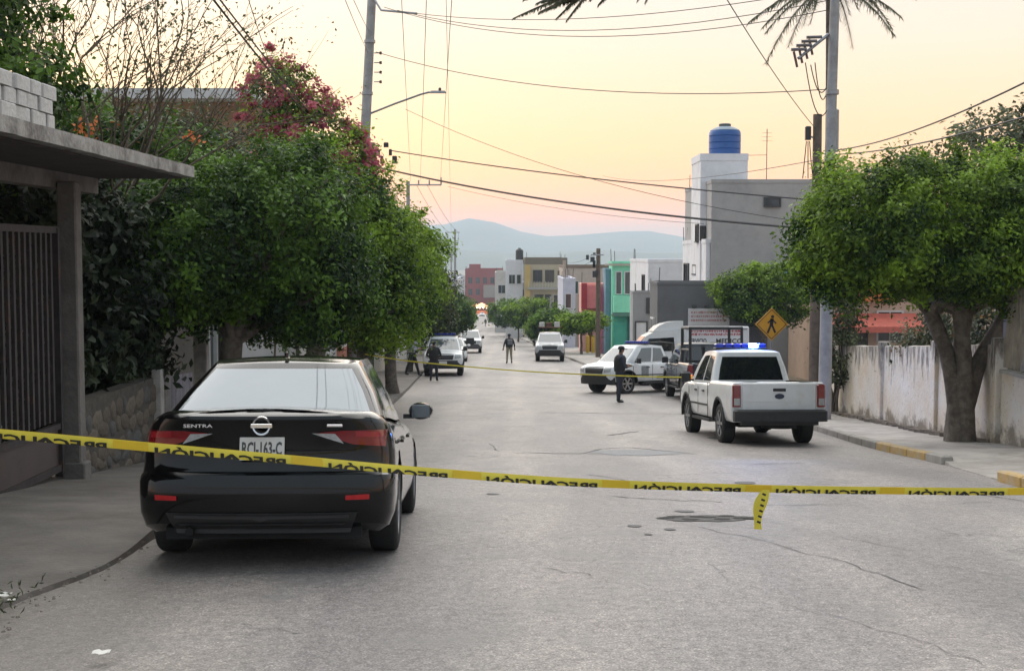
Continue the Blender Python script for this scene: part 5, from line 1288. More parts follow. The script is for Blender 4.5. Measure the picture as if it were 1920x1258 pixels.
    patch(bv, [(-.55, .60), (.55, .60)], [(-.5, .34), (.5, .34)], 1, .006, 12, 5).build("grille", PLASTIC, root, smooth=True)
    # boot lid seam, lip, diffuser
    for z, w_ in ((1.0, .62),): patch(bv, [(-.64, .79), (.64, .79)], [(-.64, .782), (.64, .782)], -1, .004, 20, 1).build("boot_seam", UNDER, root)
    patch(bv, [(-.66, .37), (.66, .37)], [(-.60, .225), (.60, .225)], -1, .012, 24, 5).build("diffuser", PLASTIC, root, smooth=True)
    patch(bv, [(-.60, .352), (-.06, .350), (0, .345), (.06, .350), (.60, .352)], [(-.60, .335), (-.06, .328), (0, .31), (.06, .328), (.60, .335)], -1, .020, 24, 2).build("diffuser_strip", mat("dark_satin", (.07, .07, .073), .4, .4), root, smooth=True)
    patch(bv, [(-.58, .295), (.58, .295)], [(-.56, .283), (.56, .283)], -1, .018, 20, 1).build("diffuser_fin", mat("dark_satin", (.07, .07, .073), .4, .4), root, smooth=True)
    hit = bv.ray_cast(Vector((0, -9, .72)), Vector((0, 1, 0)))[0]; py_ = hit.y - .018
    pl = MB(); pl.bbox((0, 0, 0), (.31, .012, .155), .004); plo = pl.build("number_plate", PLATE, root); plo.location = (0, py_ - .01, .80); plo.rotation_euler = (R(-6), 0, 0)
    if detailed:
        Mt = Matrix(((1, 0, 0, 0), (0, 0, -1, -.006), (0, 1, 0, .0), (0, 0, 0, 1)))
        text_on("plate_lettering", "RCJ-163-C", .085, .275, Mt, mat("plate_print", (.06, .065, .06), .6), plo, .03, .002)
        hit = bv.ray_cast(Vector((0, -9, .955)), Vector((0, 1, 0)))[0]
        em = MB(); em.lathe([(.052, -.006), (.062, -.010), (.066, 0), (.062, .006)], 28, (0, hit.y - .022, .955), axis='Y', close=True)
        eo = em.build("emblem_ring", CHROME, root, smooth=True)
        MB().bbox((0, hit.y - .028, .955), (.15, .012, .028), .004).build("emblem_bar", CHROME, eo)
        for x, s_, w_ in ((-.44, "SENTRA", .20),):
            hy = bv.ray_cast(Vector((x, -9, .965)), Vector((0, 1, 0)))[0].y
            text_on("badge_lettering", s_, .022, w_, Matrix(((1, 0, 0, x), (0, 0, -1, hy - .022), (0, 1, 0, .955), (0, 0, 0, 1))), CHROME, root, .01, .0)
        hy = bv.ray_cast(Vector((.50, -9, .965)), Vector((0, 1, 0)))[0].y; MB().bbox((.50, hy - .022, .955), (.11, .008, .016), .003).build("trim_badge", CHROME, root)
        MB().tube([(-.50, -.90, .24), (-.50, -.70, .26)], .028, 12).build("exhaust", UNDER, root, smooth=True)
        # open driver's side rear door edge seen along the flank
        ant_ = MB(); ant_.bbox((0, .30, 1.46), (.03, .12, .05), .012); ant_.build("roof_fin", body_m, root)
    return root
car = sedan("black sedan with red tail lights parked beside the barred gate", P_BLACK)
place(car, -1.585, 8.66, R(1.9)); car.scale = (.90, .90, .92)

def pickup(label, body_m, bumper_m=PLASTIC, glass=TINT, rim=ALLOY, bed_m=None, wb=3.22, hw=.90, name="pickup_truck", grille_m=PLASTIC):
    root = empty(name, label=label, cat="pickup truck")
    yr, yf = -1.12, wb + .88; cb = 1.02          # cab back
    zb = lambda y: .46 + .02 * sstep(wb + .5, wb + .9, y)
    sh = lambda y: hat(y, [(-1.12, 1.20), (.9, 1.19), (1.1, 1.13), (2.9, 1.12), (3.25, 1.14), (wb + .3, 1.10), (yf - .05, 1.0), (yf, .96)])
    lv = [(0, hw - .05, .03, .06, .10, .30), (.08, hw - .02, .0, .02, .10, .34), (.35, hw, 0, 0, .10, .36), (.55, hw + .005, 0, 0, .10, .36), (.78, hw - .01, .0, .01, .10, .36), (.92, hw - .025, .005, .03, .10, .36), (.98, hw - .045, .01, .06, .10, .36), (1.0, hw - .065, .02, .09, .10, .34)]
    ar = [(0, .40, .47), (wb, .40, .47)]
    body = shell(lv, yr, yf, zb, sh, .03, ar, ns=104, n=5.0, drop=lambda c: c[1] < cb - .02)
    bv = bvh_of(body); body.build("body", body_m, root, smooth=True, ang=30)
    met, wn_ = cabin((cb, 3.30, hw - .09, .10, .34), (cb + .16, 2.55, hw - .26, .12, .28), lambda y: sh(y) - .005, lambda y: hat(y, [(1.1, 1.76), (1.8, 1.80), (2.6, 1.77)]), [(cb + .16, 1.88), (1.98, 2.86)], rear_w=.84, n=7, rows=(0, .09, .5, .86, 1.0))
    met.build("cab_frame", body_m, root, smooth=True, ang=30)
    for nm, mbx in wn_.items(): mbx.build("side_window" if nm.startswith("side") else nm, GLASSC if nm == "windscreen" else glass, root, smooth=True)
    bd = MB(); w = hw - .13
    bd.grid([[(-w, yr + .09, 1.15), (-w, yr + .09, .72), (w, yr + .09, .72), (w, yr + .09, 1.15)], [(-w, cb - .06, 1.15), (-w, cb - .06, .72), (w, cb - .06, .72), (w, cb - .06, 1.15)]])
    bd.add([(-w, yr + .09, .72), (w, yr + .09, .72), (w, yr + .09, 1.15), (-w, yr + .09, 1.15)], [(0, 1, 2, 3)]); bd.add([(-w, cb - .06, .72), (w, cb - .06, .72), (w, cb - .06, 1.15), (-w, cb - .06, 1.15)], [(3, 2, 1, 0)])
    bd.build("load_bed", bed_m or PLASTIC, root, recalc=False)
    tg = MB(); tg.bbox((0, yr - .012, .945), (2 * (hw - .20), .05, .50), .02); tgo = tg.build("tailgate", body_m, root)
    MB().box((0, yr - .04, .855), (2 * (hw - .24), .012, .012)).build("tailgate_crease", body_m, tgo)
    MB().bbox((.0, yr - .042, 1.065), (.24, .02, .055), .008).build("tailgate_handle", PLASTIC, tgo)
    bp = MB(); bp.bbox((0, yr - .09, .59), (2 * hw - .06, .22, .22), .03); bp.box((0, yr - .03, .455), (1.45, .12, .10)); bp.build("rear_bumper", bumper_m, root)
    bf = MB()
    rows = []
    for j in range(3):
        z = (.36, .50, .72)[j]; rows.append([(hw * 1.0 * math.sin(a), yf - .30 + (.36 - .03 * (j == 0)) * math.cos(a) ** .6, z) for a in [R(-88 + 176 * i / 20) for i in range(21)]])
    bf.grid(rows); bf.build("front_bumper", bumper_m, root, smooth=True)
    patch(bv, [(-.50, 1.0), (.50, 1.0)], [(-.44, .76), (.44, .76)], 1, .012, 12, 4).build("grille", grille_m, root, smooth=True)
    for s in (1, -1):
        mf = (lambda p: p) if s > 0 else mirror
        patch(bv, mf([(.53, 1.0), (.80, .99)]), mf([(.53, .80), (.81, .84)]), 1, .014, 8, 4).build("headlight", CLEARL, root, smooth=True)
        tl = MB(); tl.bbox((s * (hw - .10), yr + .012, .955), (.155, .075, .42), .02); to = tl.build("tail_light", REDL, root)
        MB().box((s * (hw - .10), yr - .028, .84), (.11, .012, .13)).build("reverse_lens", CLEARL, to)
        mm = MB(); mm.bbox((s * (hw + .10), 2.76, 1.24), (.20, .12, .22), .04); mo = mm.build("door_mirror", PLASTIC, root, smooth=True)
        MB().box((s * (hw - .02), 2.78, 1.17), (.10, .06, .04)).build("mirror_stalk", PLASTIC, mo)
        for y0 in (1.45, 2.2): MB().bbox((s * (hw + .005), y0, .98), (.035, .18, .035), .01).build("door_handle", PLASTIC, root)
        MB().box((s * (hw - .04), 1.6, .40), (.14, 1.7, .05)).build("side_step", PLASTIC, root)
        MB().box((s * (hw + .003), cb - .03, .80), (.008, .02, .70)).build("bed_gap", UNDER, root)
        MB().box((s * (hw + .008), (cb + 2.9) / 2, .70), (.014, 1.8, .035)).build("side_moulding", PLASTIC, root)
        MB().box((s * (hw + .002), 2.95, .80), (.008, .014, .5)).build("door_seam", UNDER, root)
        for ya in (0, wb):
            af = MB(); af.grid([[(s * (hw + dx), ya + math.cos(a) * rr, .40 + math.sin(a) * rr) for a in [math.pi * i / 16 for i in range(17)]] for dx, rr in ((-.03, .455), (.022, .46), (.022, .505), (-.03, .51))]); af.build("arch_trim", PLASTIC, root, smooth=True, ang=30)
        for yy in (1.96,): MB().box((s * (hw + .004), yy, .80), (.006, .012, .56)).build("door_seam", UNDER, root)
    MB().box((0, wb / 2 - .1, .50), (1.05, wb + 1.2, .26)).build("underbody", UNDER, root)
    for y in (0, wb): MB().box((0, y, .58), (1.20, .95, .5)).build("wheel_well", UNDER, root); MB().tube([(-.6, y, .38), (.6, y, .38)], .06, 8).build("axle", UNDER, root)
    MB().lathe([(.02, -.14), (.11, -.12), (.14, 0), (.11, .12), (.02, .14)], 14, (.03, 0, .38)).build("differential", UNDER, root, smooth=True)
    sp = MB(); sp.lathe([(.18, -.08), (.33, -.07), (.34, .07), (.18, .08)], 20, (.1, -.72, .40)); sp.build("spare_wheel", RUBBER, root, smooth=True)
    wheels(root, wb, 2 * hw - .02, .385, .255, rim, 6)
    root["hw"] = hw
    return root, bv
def plate_rear(root, txt, z=.60, y=-1.345, w=.31):
    o = MB().bbox((0, y, z), (w, .012, .15), .004).build("number_plate", PLATE, root)
    return o
def light_bar(root, y, z, lit=None):
    b_ = MB().bbox((0, y, z), (1.1, .28, .05), .015).build("light_bar", PLASTIC, root)
    BL = mat("blue_beacon_lit", (.05, .15, .9), .2, emit=(.10, .32, 1.0), estr=32, var=.05); BO = mat("blue_beacon", (.01, .03, .25), .15, var=.1); RO = BO
    for k, x in enumerate((-.45, -.27, -.09, .09, .27, .45)):
        m_ = (BL if (lit and k in lit) else (BO if x > 0 else RO))
        MB().bbox((x, y, z + .065), (.165, .25, .09), .02).build("beacon", m_, b_)
# white double-cab with the lit blue beacon
rgr, _ = pickup("white double cab pickup with its blue beacon lit, parked by the plaster wall", P_WHITE, PLASTIC)
place(rgr, 4.58, 23.1, R(3.2)); rgr.scale = (.93, .93, .93)
light_bar(rgr, 2.0, 1.84, lit=(4,))
bl = bpy.data.lights.new("blue_beacon_light", 'POINT'); bl.energy = 40; bl.color = (.08, .25, 1.0); bl.shadow_soft_size = .12
blo = bpy.data.objects.new("blue_beacon_light", bl); COL.objects.link(blo); blo.parent = rgr; blo.location = (.3, 1.95, 2.15)
ob_ = MB().lathe([(.05, -.006), (.045, .006)], 24, axis='Y').build("oval_badge", mat("blue_badge", (.02, .03, .06), .3), rgr, smooth=True); ob_.scale = (1.8, 1, 1); ob_.location = (0, -1.166, .945)
# white police pickup seen from its front quarter
hil, bvh_ = pickup("white police pickup with door shield standing across the side street", P_WHITE, PLASTIC, GLASSC, hw=.88)
place(hil, 5.85, 46.5, R(129)); hil.scale = (.95, .95, .93)
light_bar(hil, 1.9, 1.84)
MB().box((-.886, 2.35, .83), (.012, .36, .40)).build("door_shield", mat("shield_grey", (.22, .24, .25), .5, var=.3, scale=14), hil)
MB().box((-.888, 1.5, .60), (.012, .5, .09)).build("door_stripe", mat("olive_stripe", (.08, .09, .03), .5), hil)
for s in (-1, 1): MB().tube([(s * .72, .75, 1.14), (s * .70, .70, 1.86), (s * -.0, .70, 1.90)], .03, 8).build("roll_bar", PLASTIC, hil, smooth=True)
# dark police pickup with cage, seen from behind
dk, _ = pickup("dark police pickup with tall black roll cage and round emblem on its tailgate", P_NAVY, PLASTIC)
place(dk, 6.12, 39.3, R(1.5))
for x, y in ((-.78, -.95), (.78, -.95), (-.74, .8), (.74, .8)): MB().tube([(x, y, 1.1), (x, y, 2.26)], .045, 8).build("cage_post", PLASTIC, dk, smooth=True)
for a, b in (((-.78, -.95, 2.26), (.78, -.95, 2.26)), ((-.74, .8, 2.28), (.74, .8, 2.28)), ((-.78, -.95, 2.27), (-.74, .8, 2.27)), ((.78, -.95, 2.27), (.74, .8, 2.27)), ((-.78, -.95, 1.6), (-.74, .8, 1.6)), ((.78, -.95, 1.6), (.74, .8, 1.6))):
    MB().tube([a, b], .04, 8).build("cage_rail", PLASTIC, dk, smooth=True)
MB().lathe([(.10, -.012), (.12, -.012), (.12, .004), (.10, .004)], 22, (-.15, -1.165, 1.0), axis='Y', close=True).build("emblem_ring", mat("dull_chrome", (.2, .2, .2), .4, .8), dk, smooth=True)
MB().bbox((-.15, -1.165, 1.0), (.26, .014, .05), .004).build("emblem_bar", mat("dull_chrome", (.2, .2, .2), .4, .8), dk)
for s in (-1, 1): MB().bbox((s * .80, -1.15, .80), (.13, .05, .13), .02).build("amber_lamp", AMBER, dk)
plate_rear(dk, "", .80, -1.16)
# white pickups parked further down
w1, _ = pickup("white pickup facing uphill at the left kerb, a dark clad officer before it", P_WHITE, PLASTIC, GLASSC)
place(w1, -3.25, 62.2, R(181.5)); 
MB().bbox((0, 4.06 + .09, .62), (.36, .02, .14), .005).build("number_plate", PLATE, w1)
light_bar(w1, 2.0, 1.84)
w2, _ = pickup("white pickup with dark grille guard, last in the left row of parked vehicles", P_WHITE, P_GREY, TINT)
place(w2, -3.35, 103, R(181.5))
MB().bbox((0, 4.15, .95), (.62, .06, .5), .03).build("grille_guard", PLASTIC, w2)
w3, _ = pickup("silver pickup with a loaded ladder rack facing uphill at the right kerb", P_SILVER, PLASTIC, GLASSC)
place(w3, 2.45, 82.6, R(178.3))
for y in (.2, 1.4, 2.4):
    for s in (-1, 1): MB().tube([(s * .72, y, 1.15 if y < 1 else 1.72), (s * .72, y, 2.1)], .03, 6).build("rack_post", PLASTIC, w3)
    MB().tube([(-.74, y, 2.1), (.74, y, 2.1)], .03, 6).build("rack_rail", mat("rust_brown", (.18, .08, .05), .7), w3)
for s in (-1, 1): MB().tube([(s * .70, -.3, 2.13), (s * .70, 2.6, 2.13)], .03, 6).build("rack_rail", mat("rust_brown", (.18, .08, .05), .7), w3)
for x, c_, d in ((-.45, (.5, .48, .45), .34), (.5, (.5, .48, .45), .3), (.05, (.12, .05, .04), .26)): MB().bbox((x, 1.6, 2.29), (.34, .6, d), .04).build("rack_load", mat("load_%d" % int(d * 100), c_, .8, var=.2), w3)
c2 = sedan("white saloon car parked between the two white pickups", P_WHITE, detailed=False, glass=GLASSC); place(c2, -3.75, 81.5, R(181.5))
c3 = sedan("dark saloon car parked far down the right kerb", P_GREY, detailed=False); place(c3, kerb_right(330) - 1.6, 330, R(2))
c4 = sedan("small red saloon car near the lit stalls at the foot of the street", paint("red", (.25, .03, .03)), detailed=False); place(c4, kerb_left(395) + 1.6, 395, R(181))
c5 = sedan("pale saloon car coming up at the foot of the street", P_SILVER, detailed=False, glass=GLASSC); place(c5, kerb_left(430) + 5.8, 440, R(181))
# white forensic box truck across the side street
bt = empty("box_truck", label="white box truck with lettered cargo box standing behind the police pickups", cat="truck")
def loc_place(): place(bt, 7.75, 51.0, R(90)); bt.scale = (1.08, 1.08, 1.08)
BOXW = mat("box_panel_white", (.66, .66, .67), .45, var=.05, scale=2)
MB().bbox((0, -.25, 1.47), (2.0, 2.35, 1.36), .04).build("cargo_box", BOXW, bt)
MB().prism([(.95, .55), (3.05, .55), (3.10, 1.05), (2.75, 1.25), (2.30, 1.80), (1.95, 1.98), (1.0, 2.02)], -.92, .92, 'X').build("cab", P_WHITE, bt)
MB().prism([(2.78, 1.26), (2.74, 1.24), (2.30, 1.75), (2.34, 1.78)], -.80, .80, 'X').build("windscreen", GLASSC, bt)
for s in (-1, 1): MB().prism([(1.25, 1.25), (2.55, 1.25), (2.20, 1.70), (1.3, 1.75)], s * .925 - .006, s * .925 + .006, 'X').build("side_window", TINT, bt)
MB().prism([(.95, 2.03), (2.05, 1.97), (1.85, 2.16), (1.6, 2.27), (1.3, 2.33), (.95, 2.35)], -.85, .85, 'X').build("roof_fairing", P_WHITE, bt)
MB().box((0, .6, .55), (1.1, 4.6, .25)).build("chassis", UNDER, bt); MB().bbox((0, 3.1, .55), (1.84, .16, .28), .03).build("front_bumper", PLASTIC, bt)
wheels(bt, 2.35, 1.80, .36, .22)
for s in (-1, 1): MB().bbox((s * .7, 3.09, .86), (.3, .05, .16), .02).build("headlight", CLEARL, bt)
MB().box((-1.012, -.25, 2.05), (.012, 2.2, .06)).build("box_trim", STEEL, bt)
# the side that faces the camera is local -X ... letters read along local +Y reversed
Mside = Matrix(((0, 0, -1, -1.006), (-1, 0, 0, 0), (0, 1, 0, 0), (0, 0, 0, 1)))
def side_text(s_, yy, zz, h_, w_, m_): text_on("box_lettering", s_, h_, w_, Matrix.Translation((0, yy, zz)) @ Mside, m_, bt, .02, .006)
side_text("SERVICIO", .45, 1.62, .17, .66, PRINT); side_text("MEDICO", -.70, 1.62, .17, .95, PRINT)
REDP_ = mat("printed_red", (.42, .06, .07), .6)
mb = MB(); rg = random.Random(2)
for row in range(2):
    y = -1.1
    while y < .65:
        w = rg.uniform(.015, .05); mb.box((-1.010, y + w / 2, 1.98 - row * .12), (.006, w, rg.uniform(.05, .10)), rx=rg.uniform(-.3, .3)); y += w + rg.uniform(.008, .045)
o = mb.build("illegible_red_print", REDP_, bt); tag(o, kind="stuff")
loc_place()
# ------------------------------------------------------------------ people
SKIN = mat("skin_brown", (.26, .13, .08), .55, var=.08); HAIR = mat("black_hair", (.012, .010, .009), .6, var=.2)
def cloth(name, c): return mat("cloth_" + name, c, .85, var=.18, scale=14, bump=.25, bscale=60)
C_NAVY = cloth("navy", (.026, .028, .042)); C_DARK = cloth("black", (.020, .020, .022)); C_TAN = cloth("khaki", (.27, .24, .17)); C_CAMO = cloth("grey_camouflage", (.30, .31, .36)); C_GREYV = cloth("grey_vest", (.17, .17, .18)); C_BLUE = cloth("washed_blue", (.28, .33, .42))
BOOT = mat("boot_leather", (.012, .011, .010), .5, var=.2)
def person(label, loc, facing, H, shirt, trousers, arms, legs=((.10, 0, 0), (-.10, 0, 0)), lean=0.0, cap=None, vest=None, sleeve_skin=False, pack=None, group=None, head_turn=0.0, helmet=False):
    """one continuous skinned figure.  facing: angle of the front from -Y (towards the camera), positive turns to +X.  arms: (elbow, wrist) offsets from the shoulder for right (+x) and left; local -Y is forwards"""
    root = empty("person", loc, (0, 0, facing), label=label, cat="person", group=group)
    k = H / 1.72
    V, E_, Rr = [], [], []
    def v(p, r, parent=None):
        V.append(Vector(p) * k); Rr.append(r * k); i = len(V) - 1
        if parent is not None: E_.append((parent, i))
        return i
    L = lambda z: lean * max(0, z - .95)          # lean of the upper body forwards (-Y)
    pel = v((0, 0, .96), (.150)); ab = v((0, -L(1.12), 1.12), .135, pel); ch = v((0, -L(1.32), 1.32), .150, ab); nb = v((0, -L(1.45) , 1.45), .075, ch)
    nk = v((0, -L(1.52) - .01, 1.525), .052, nb); hd = v((0, -L(1.58) - .02, 1.60), .083, nk); tp = v((0, -L(1.66) - .015, 1.675), .075, hd)
    nose = v((math.sin(head_turn) * .09, -L(1.6) - .02 - .098 * math.cos(head_turn), 1.60), .018, hd)
    hands = []
    for s, (el, wr) in zip((1, -1), arms):
        shd = v((s * .165, -L(1.40), 1.405), .072, ch)
        sp = Vector((s * .205, -L(1.38), 1.375)); sh2 = v(sp, .062, shd)
        e = v(sp + Vector(el), .045, sh2); e2 = v((sp + Vector(el)).lerp(sp + Vector(wr), .5), .041, e); w = v(sp + Vector(wr), .029, e2)
        d = (Vector(wr) - Vector(el)).normalized(); side_ = d.cross(Vector((0, -1, 0)) if abs(d.y) < .8 else Vector((0, 0, 1))).normalized(); cu = d.cross(side_)
        pw_ = sp + Vector(wr); pm = v(pw_ + d * .055, .034, w)
        for f in range(4):
            o = side_ * (f - 1.5) * .018; ln = (.062, .072, .068, .052)[f]
            a = v(pw_ + d * .095 + o, .0095, pm); v(pw_ + d * (.095 + ln * .6) + o + cu * .02, .0085, a)
        tb = v(pw_ + d * .05 + side_ * -.042, .011, pm); v(pw_ + d * .095 + side_ * -.05 + cu * .02, .0095, tb)
        hands.append(pw_ * k)
    for s, (fx, fy, lift) in zip((1, -1), legs):
        hp = v((s * .095, 0, .90), .098, pel); kn = v((s * .10 + fx * .45, fy * .5 - .015, .50), .066, hp); cf_ = v((s * .10 + fx * .75, fy * .78 + .01, .32), .058, kn); an = v((s * .10 + fx, fy, .10 + lift), .044, cf_)
        hl = v((s * .10 + fx, fy + .03, .045 + lift), .045, an); to = v((s * (.125) + fx, fy - .15, .035 + lift), .036, hl)
    me = bpy.data.meshes.new("body"); me.from_pydata([tuple(p) for p in V], E_, []); 
    ob = bpy.data.objects.new("body", me); COL.objects.link(ob)
    md = ob.modifiers.new("Skin", 'SKIN'); md.use_smooth_shade = True
    if not me.skin_vertices:
        import bmesh
        bm = bmesh.new(); bm.from_mesh(me); bm.verts.layers.skin.verify(); bm.to_mesh(me); bm.free()
    Rr = [r * (1.14 if r > .04 * k else 1.0) for r in Rr]
    for i, r in enumerate(Rr): me.skin_vertices[0].data[i].radius = (r, r)
    sk = me.skin_vertices[0].data
    for i, w_ in ((pel, 1.15), (ab, 1.2), (ch, 1.22)): sk[i].radius = (Rr[i] * w_, Rr[i] * .82)
    for x in sk: x.use_root = False
    sk[0].use_root = True
    ss = ob.modifiers.new("Sub", 'SUBSURF'); ss.levels = 1; ss.render_levels = 1
    dg = bpy.context.evaluated_depsgraph_get()
    m2 = bpy.data.meshes.new_from_object(ob.evaluated_get(dg)); bpy.data.objects.remove(ob); bpy.data.meshes.remove(me)
    m2.name = "body"; m2.materials.clear()
    for m_ in (shirt, trousers, SKIN, BOOT, HAIR): m2.materials.append(m_)
    for p in m2.polygons:
        c = p.center / k
        mi = 0
        if c.z < .13 and min(abs(c.x), 1) < .6: mi = 3
        elif c.z < .97 and abs(c.x) < .34 and all((p.center - hh).length > .16 * k for hh in hands): mi = 1
        if c.z > 1.485: mi = 2
        if c.z > 1.56 and (c.y + L(1.6) > .0 or c.z > 1.66): mi = 4
        if any((p.center - hh).length < (.15 if not sleeve_skin else .20) * k for hh in hands) and c.z > .5 and mi == 0 and any((p.center - hh).length < .115 * k for hh in hands): mi = 2
        p.material_index = mi; p.use_smooth = True
    put("body", m2, None, root)
    hz = Vector((0, -L(1.62) - .018, 1.615)) * k
    if cap: 
        co = MB().lathe([(.103 * k, .0), (.106 * k, .03 * k), (.098 * k, .07 * k), (.066 * k, .10 * k), (.01, .112 * k)], 18, hz + Vector((0, 0, .012))).build("cap", cap, root, smooth=True)
        if not helmet: MB().bbox(hz + Vector((math.sin(head_turn) * .13 * k, -.13 * k * math.cos(head_turn), .018)), (.14 * k, .11 * k, .014 * k), .01).build("cap_peak", cap, co)
    if vest:
        vm = MB(); rows = []
        for z, rx, ry in ((1.00, .215, .168), (1.12, .225, .178), (1.26, .24, .188), (1.38, .225, .172), (1.45, .14, .12)):
            rows.append([(rx * math.cos(a) * k, (ry * math.sin(a) - L(z)) * k, z * k) for a in [2 * math.pi * i / 24 for i in range(25)]])
        vm.grid(rows); vo = vm.build("vest", vest, root, smooth=True)
        for x in (-.09, .0, .09): MB().bbox(Vector((x, -.19 - L(1.13), 1.12)) * k, (.075 * k, .045 * k, .13 * k), .01).build("pouch", vest, vo)
    if pack: MB().bbox(Vector((0, .22 - L(1.28), 1.27)) * k, (.28 * k, .11 * k, .30 * k), .03).build("back_plate", pack, root, smooth=True)
    MB().lathe([(.20 * k, .955 * k), (.205 * k, .985 * k), (.20 * k, 1.0 * k)], 20).build("belt", BOOT, root, smooth=True).scale = (1, .8, 1)
    return root
# officer writing on a pad, turned towards the police pickup
person("officer in dark uniform and cap writing on a pad beside the police pickup", (3.25, 38.6, g(38.6) + .03), R(100), 1.70, C_NAVY, C_NAVY, (((.06, -.02, -.27), (-.06, -.26, -.24)), ((-.05, -.05, -.27), (.06, -.27, -.25))), ((.02, 0, 0), (-.02, .04, 0)), lean=.06, cap=C_DARK, vest=C_DARK, head_turn=0.0)
npad = MB(); npad.bbox((0, 0, 0), (.15, .21, .015), .004); npo = npad.build("note_pad", mat("paper_white", (.65, .64, .6), .8)); npo.location = (3.25 + .41, 38.6 - .06, g(38.6) + .03 + 1.13 * 1.70 / 1.72); npo.rotation_euler = (R(25), 0, R(100)); tag(npo, "white note pad held by the officer at the police pickup", "note pad")
person("officer in khaki trousers and dark armoured vest standing alone mid street", (-.16, 75.0, g(75.0) + .04), R(190), 1.72, C_DARK, C_TAN, (((.10, .0, -.27), (.13, -.06, -.50)), ((-.10, .0, -.27), (-.13, -.06, -.50))), ((.04, 0, 0), (-.04, 0, 0)), cap=C_DARK, vest=C_DARK, pack=C_GREYV, helmet=True)
person("officer dressed all in black standing in front of the white pickup", (-3.28, 53.5, g(53.5) + .03), R(175), 1.68, C_DARK, C_NAVY, (((.10, .02, -.26), (.02, -.20, -.36)), ((-.10, .02, -.26), (-.02, -.20, -.36))), ((.03, .02, 0), (-.03, -.03, 0)), cap=C_DARK, vest=C_DARK, helmet=True)
person("man in pale blue grey top striding along the left kerb, holding something dark", (-4.42, 56.5, g(56.5) + .13), R(70), 1.78, C_CAMO, C_DARK, (((.05, -.08, -.25), (-.05, -.30, -.20)), ((-.05, -.06, -.26), (.07, -.30, -.22))), ((.02, -.26, .0), (-.02, .24, .03)), lean=.22, cap=C_NAVY)
rf = MB(); rf.box((0, 0, 0), (.05, .62, .09)); rf.box((0, .28, -.06), (.045, .18, .10)); rf.tube([(0, -.3, .01), (0, -.56, .01)], .014, 6); rfo = rf.build("rifle", BOOT); rfo.location = (-4.00, 56.35, g(56.5) + 1.33); rfo.rotation_euler = (R(-14), 0, R(68)); tag(rfo, "dark long gun held by the striding man at the left kerb", "rifle")
person("distant walker in dark clothes in the middle of the hill road", (-5.9, 285, g(285) + .04), R(150), 1.75, C_DARK, C_GREYV, (((.08, 0, -.27), (.10, -.12, -.5)), ((-.08, 0, -.27), (-.10, .08, -.5))), ((.0, -.18, 0), (.0, .2, 0)))

# ------------------------------------------------------------------ caution tape
TAPE = mat("tape_yellow", (.74, .62, .06), .42, var=.08, scale=7); TAPE_D = mat("tape_yellow_deep", (.70, .48, .02), .42, var=.08, scale=7); TINK = mat("tape_ink", (.015, .014, .01), .6, var=.1)
def tape_path(keys, n):
    """keys: (px, py, Y) survey points joined by a smooth curve; returns points along equal arc length"""
    K_ = [at(*q) for q in keys]; pts = []
    for i in range(len(K_) - 1):
        p0, p1, p2, p3 = K_[max(i - 1, 0)], K_[i], K_[i + 1], K_[min(i + 2, len(K_) - 1)]
        for j in range(16):
            t = j / 16; pts.append(.5 * ((2 * p1) + (p2 - p0) * t + (2 * p0 - 5 * p1 + 4 * p2 - p3) * t * t + (3 * p1 - p0 - 3 * p2 + p3) * t ** 3))
    pts.append(K_[-1]); L = [0]
    for a, b in zip(pts, pts[1:]): L.append(L[-1] + (b - a).length)
    def P(s):
        s = min(max(s, 0), L[-1] - 1e-6); lo = 0
        import bisect
        lo = min(max(bisect.bisect_right(L, s) - 1, 0), len(pts) - 2)
        f = (s - L[lo]) / (L[lo + 1] - L[lo] + 1e-9); return pts[lo].lerp(pts[lo + 1], f)
    return P, L[-1]
def tape(name, keys, width, label, texts=True, n=160, first=0.0, period=.87):
    P, LN = tape_path(keys, n)
    def tw(s): return .35 * math.sin(s * 1.3) + .25 * noise.noise(Vector((s * .9, 3, 0)))
    def frame(s):
        p = P(s); d = (P(s + .02) - P(s - .02)).normalized(); upv = Vector((0, 0, 1)); nrm = Vector((d.y, -d.x, 0)).normalized()
        if nrm.y > 0: nrm = -nrm
        u = (upv * math.cos(tw(s)) + nrm * math.sin(tw(s)) * .5).normalized(); return p, d, u, nrm
    rows = [[], [], []]
    for i in range(n + 1):
        s = LN * i / n; p, d, u, nrm = frame(s)
        for k, h in enumerate((-.5, 0, .5)): rows[k].append(p + u * width * h + nrm * (.004 if k == 1 else 0))
    mb = MB(); mb.grid(rows); o = mb.build(name, TAPE, smooth=True, ang=60); tag(o, label, "caution tape")
    # thin back fold so that the band has thickness
    mb = MB(); mb.grid([[p + Vector((0, .006, 0)) for p in rows[0]], [p + Vector((0, .006, 0)) for p in rows[2]]]); mb.build("folded_half", TAPE_D, o)
    if texts:
        vs, fs = text_geo("PRECAUCIÓN", .035); w = vs[:, 0].max(); s0 = first
        while s0 < LN:
            tm = MB(); TL, H_ = .66, width * .92
            pts = []
            for q in vs:
                s = s0 + TL * (1 - q[0] / w)                 # mirrored: the print is seen from its back
                hgt = max(q[1], .44)                         # the band is folded along its middle, hiding the lower half of each letter
                pp, d, u, nrm = frame(s); pts.append(pp + u * (-.5 * width + (hgt - .44) * H_) + nrm * .007)
            tm.add(pts, fs); tm.build("printed_word", TINK, o, recalc=False)
            mb = MB(); r0, r1 = [], []
            for i in range(9):
                s = s0 + TL + .03 + (period - TL - .06) * i / 8; pp, d, u, nrm = frame(s); r0.append(pp - u * width * .46 + nrm * .0065); r1.append(pp + u * width * .46 + nrm * .0065)
            mb.grid([r0, r1]); mb.build("plain_band", TAPE_D, o, smooth=True)
            s0 += period
    return o
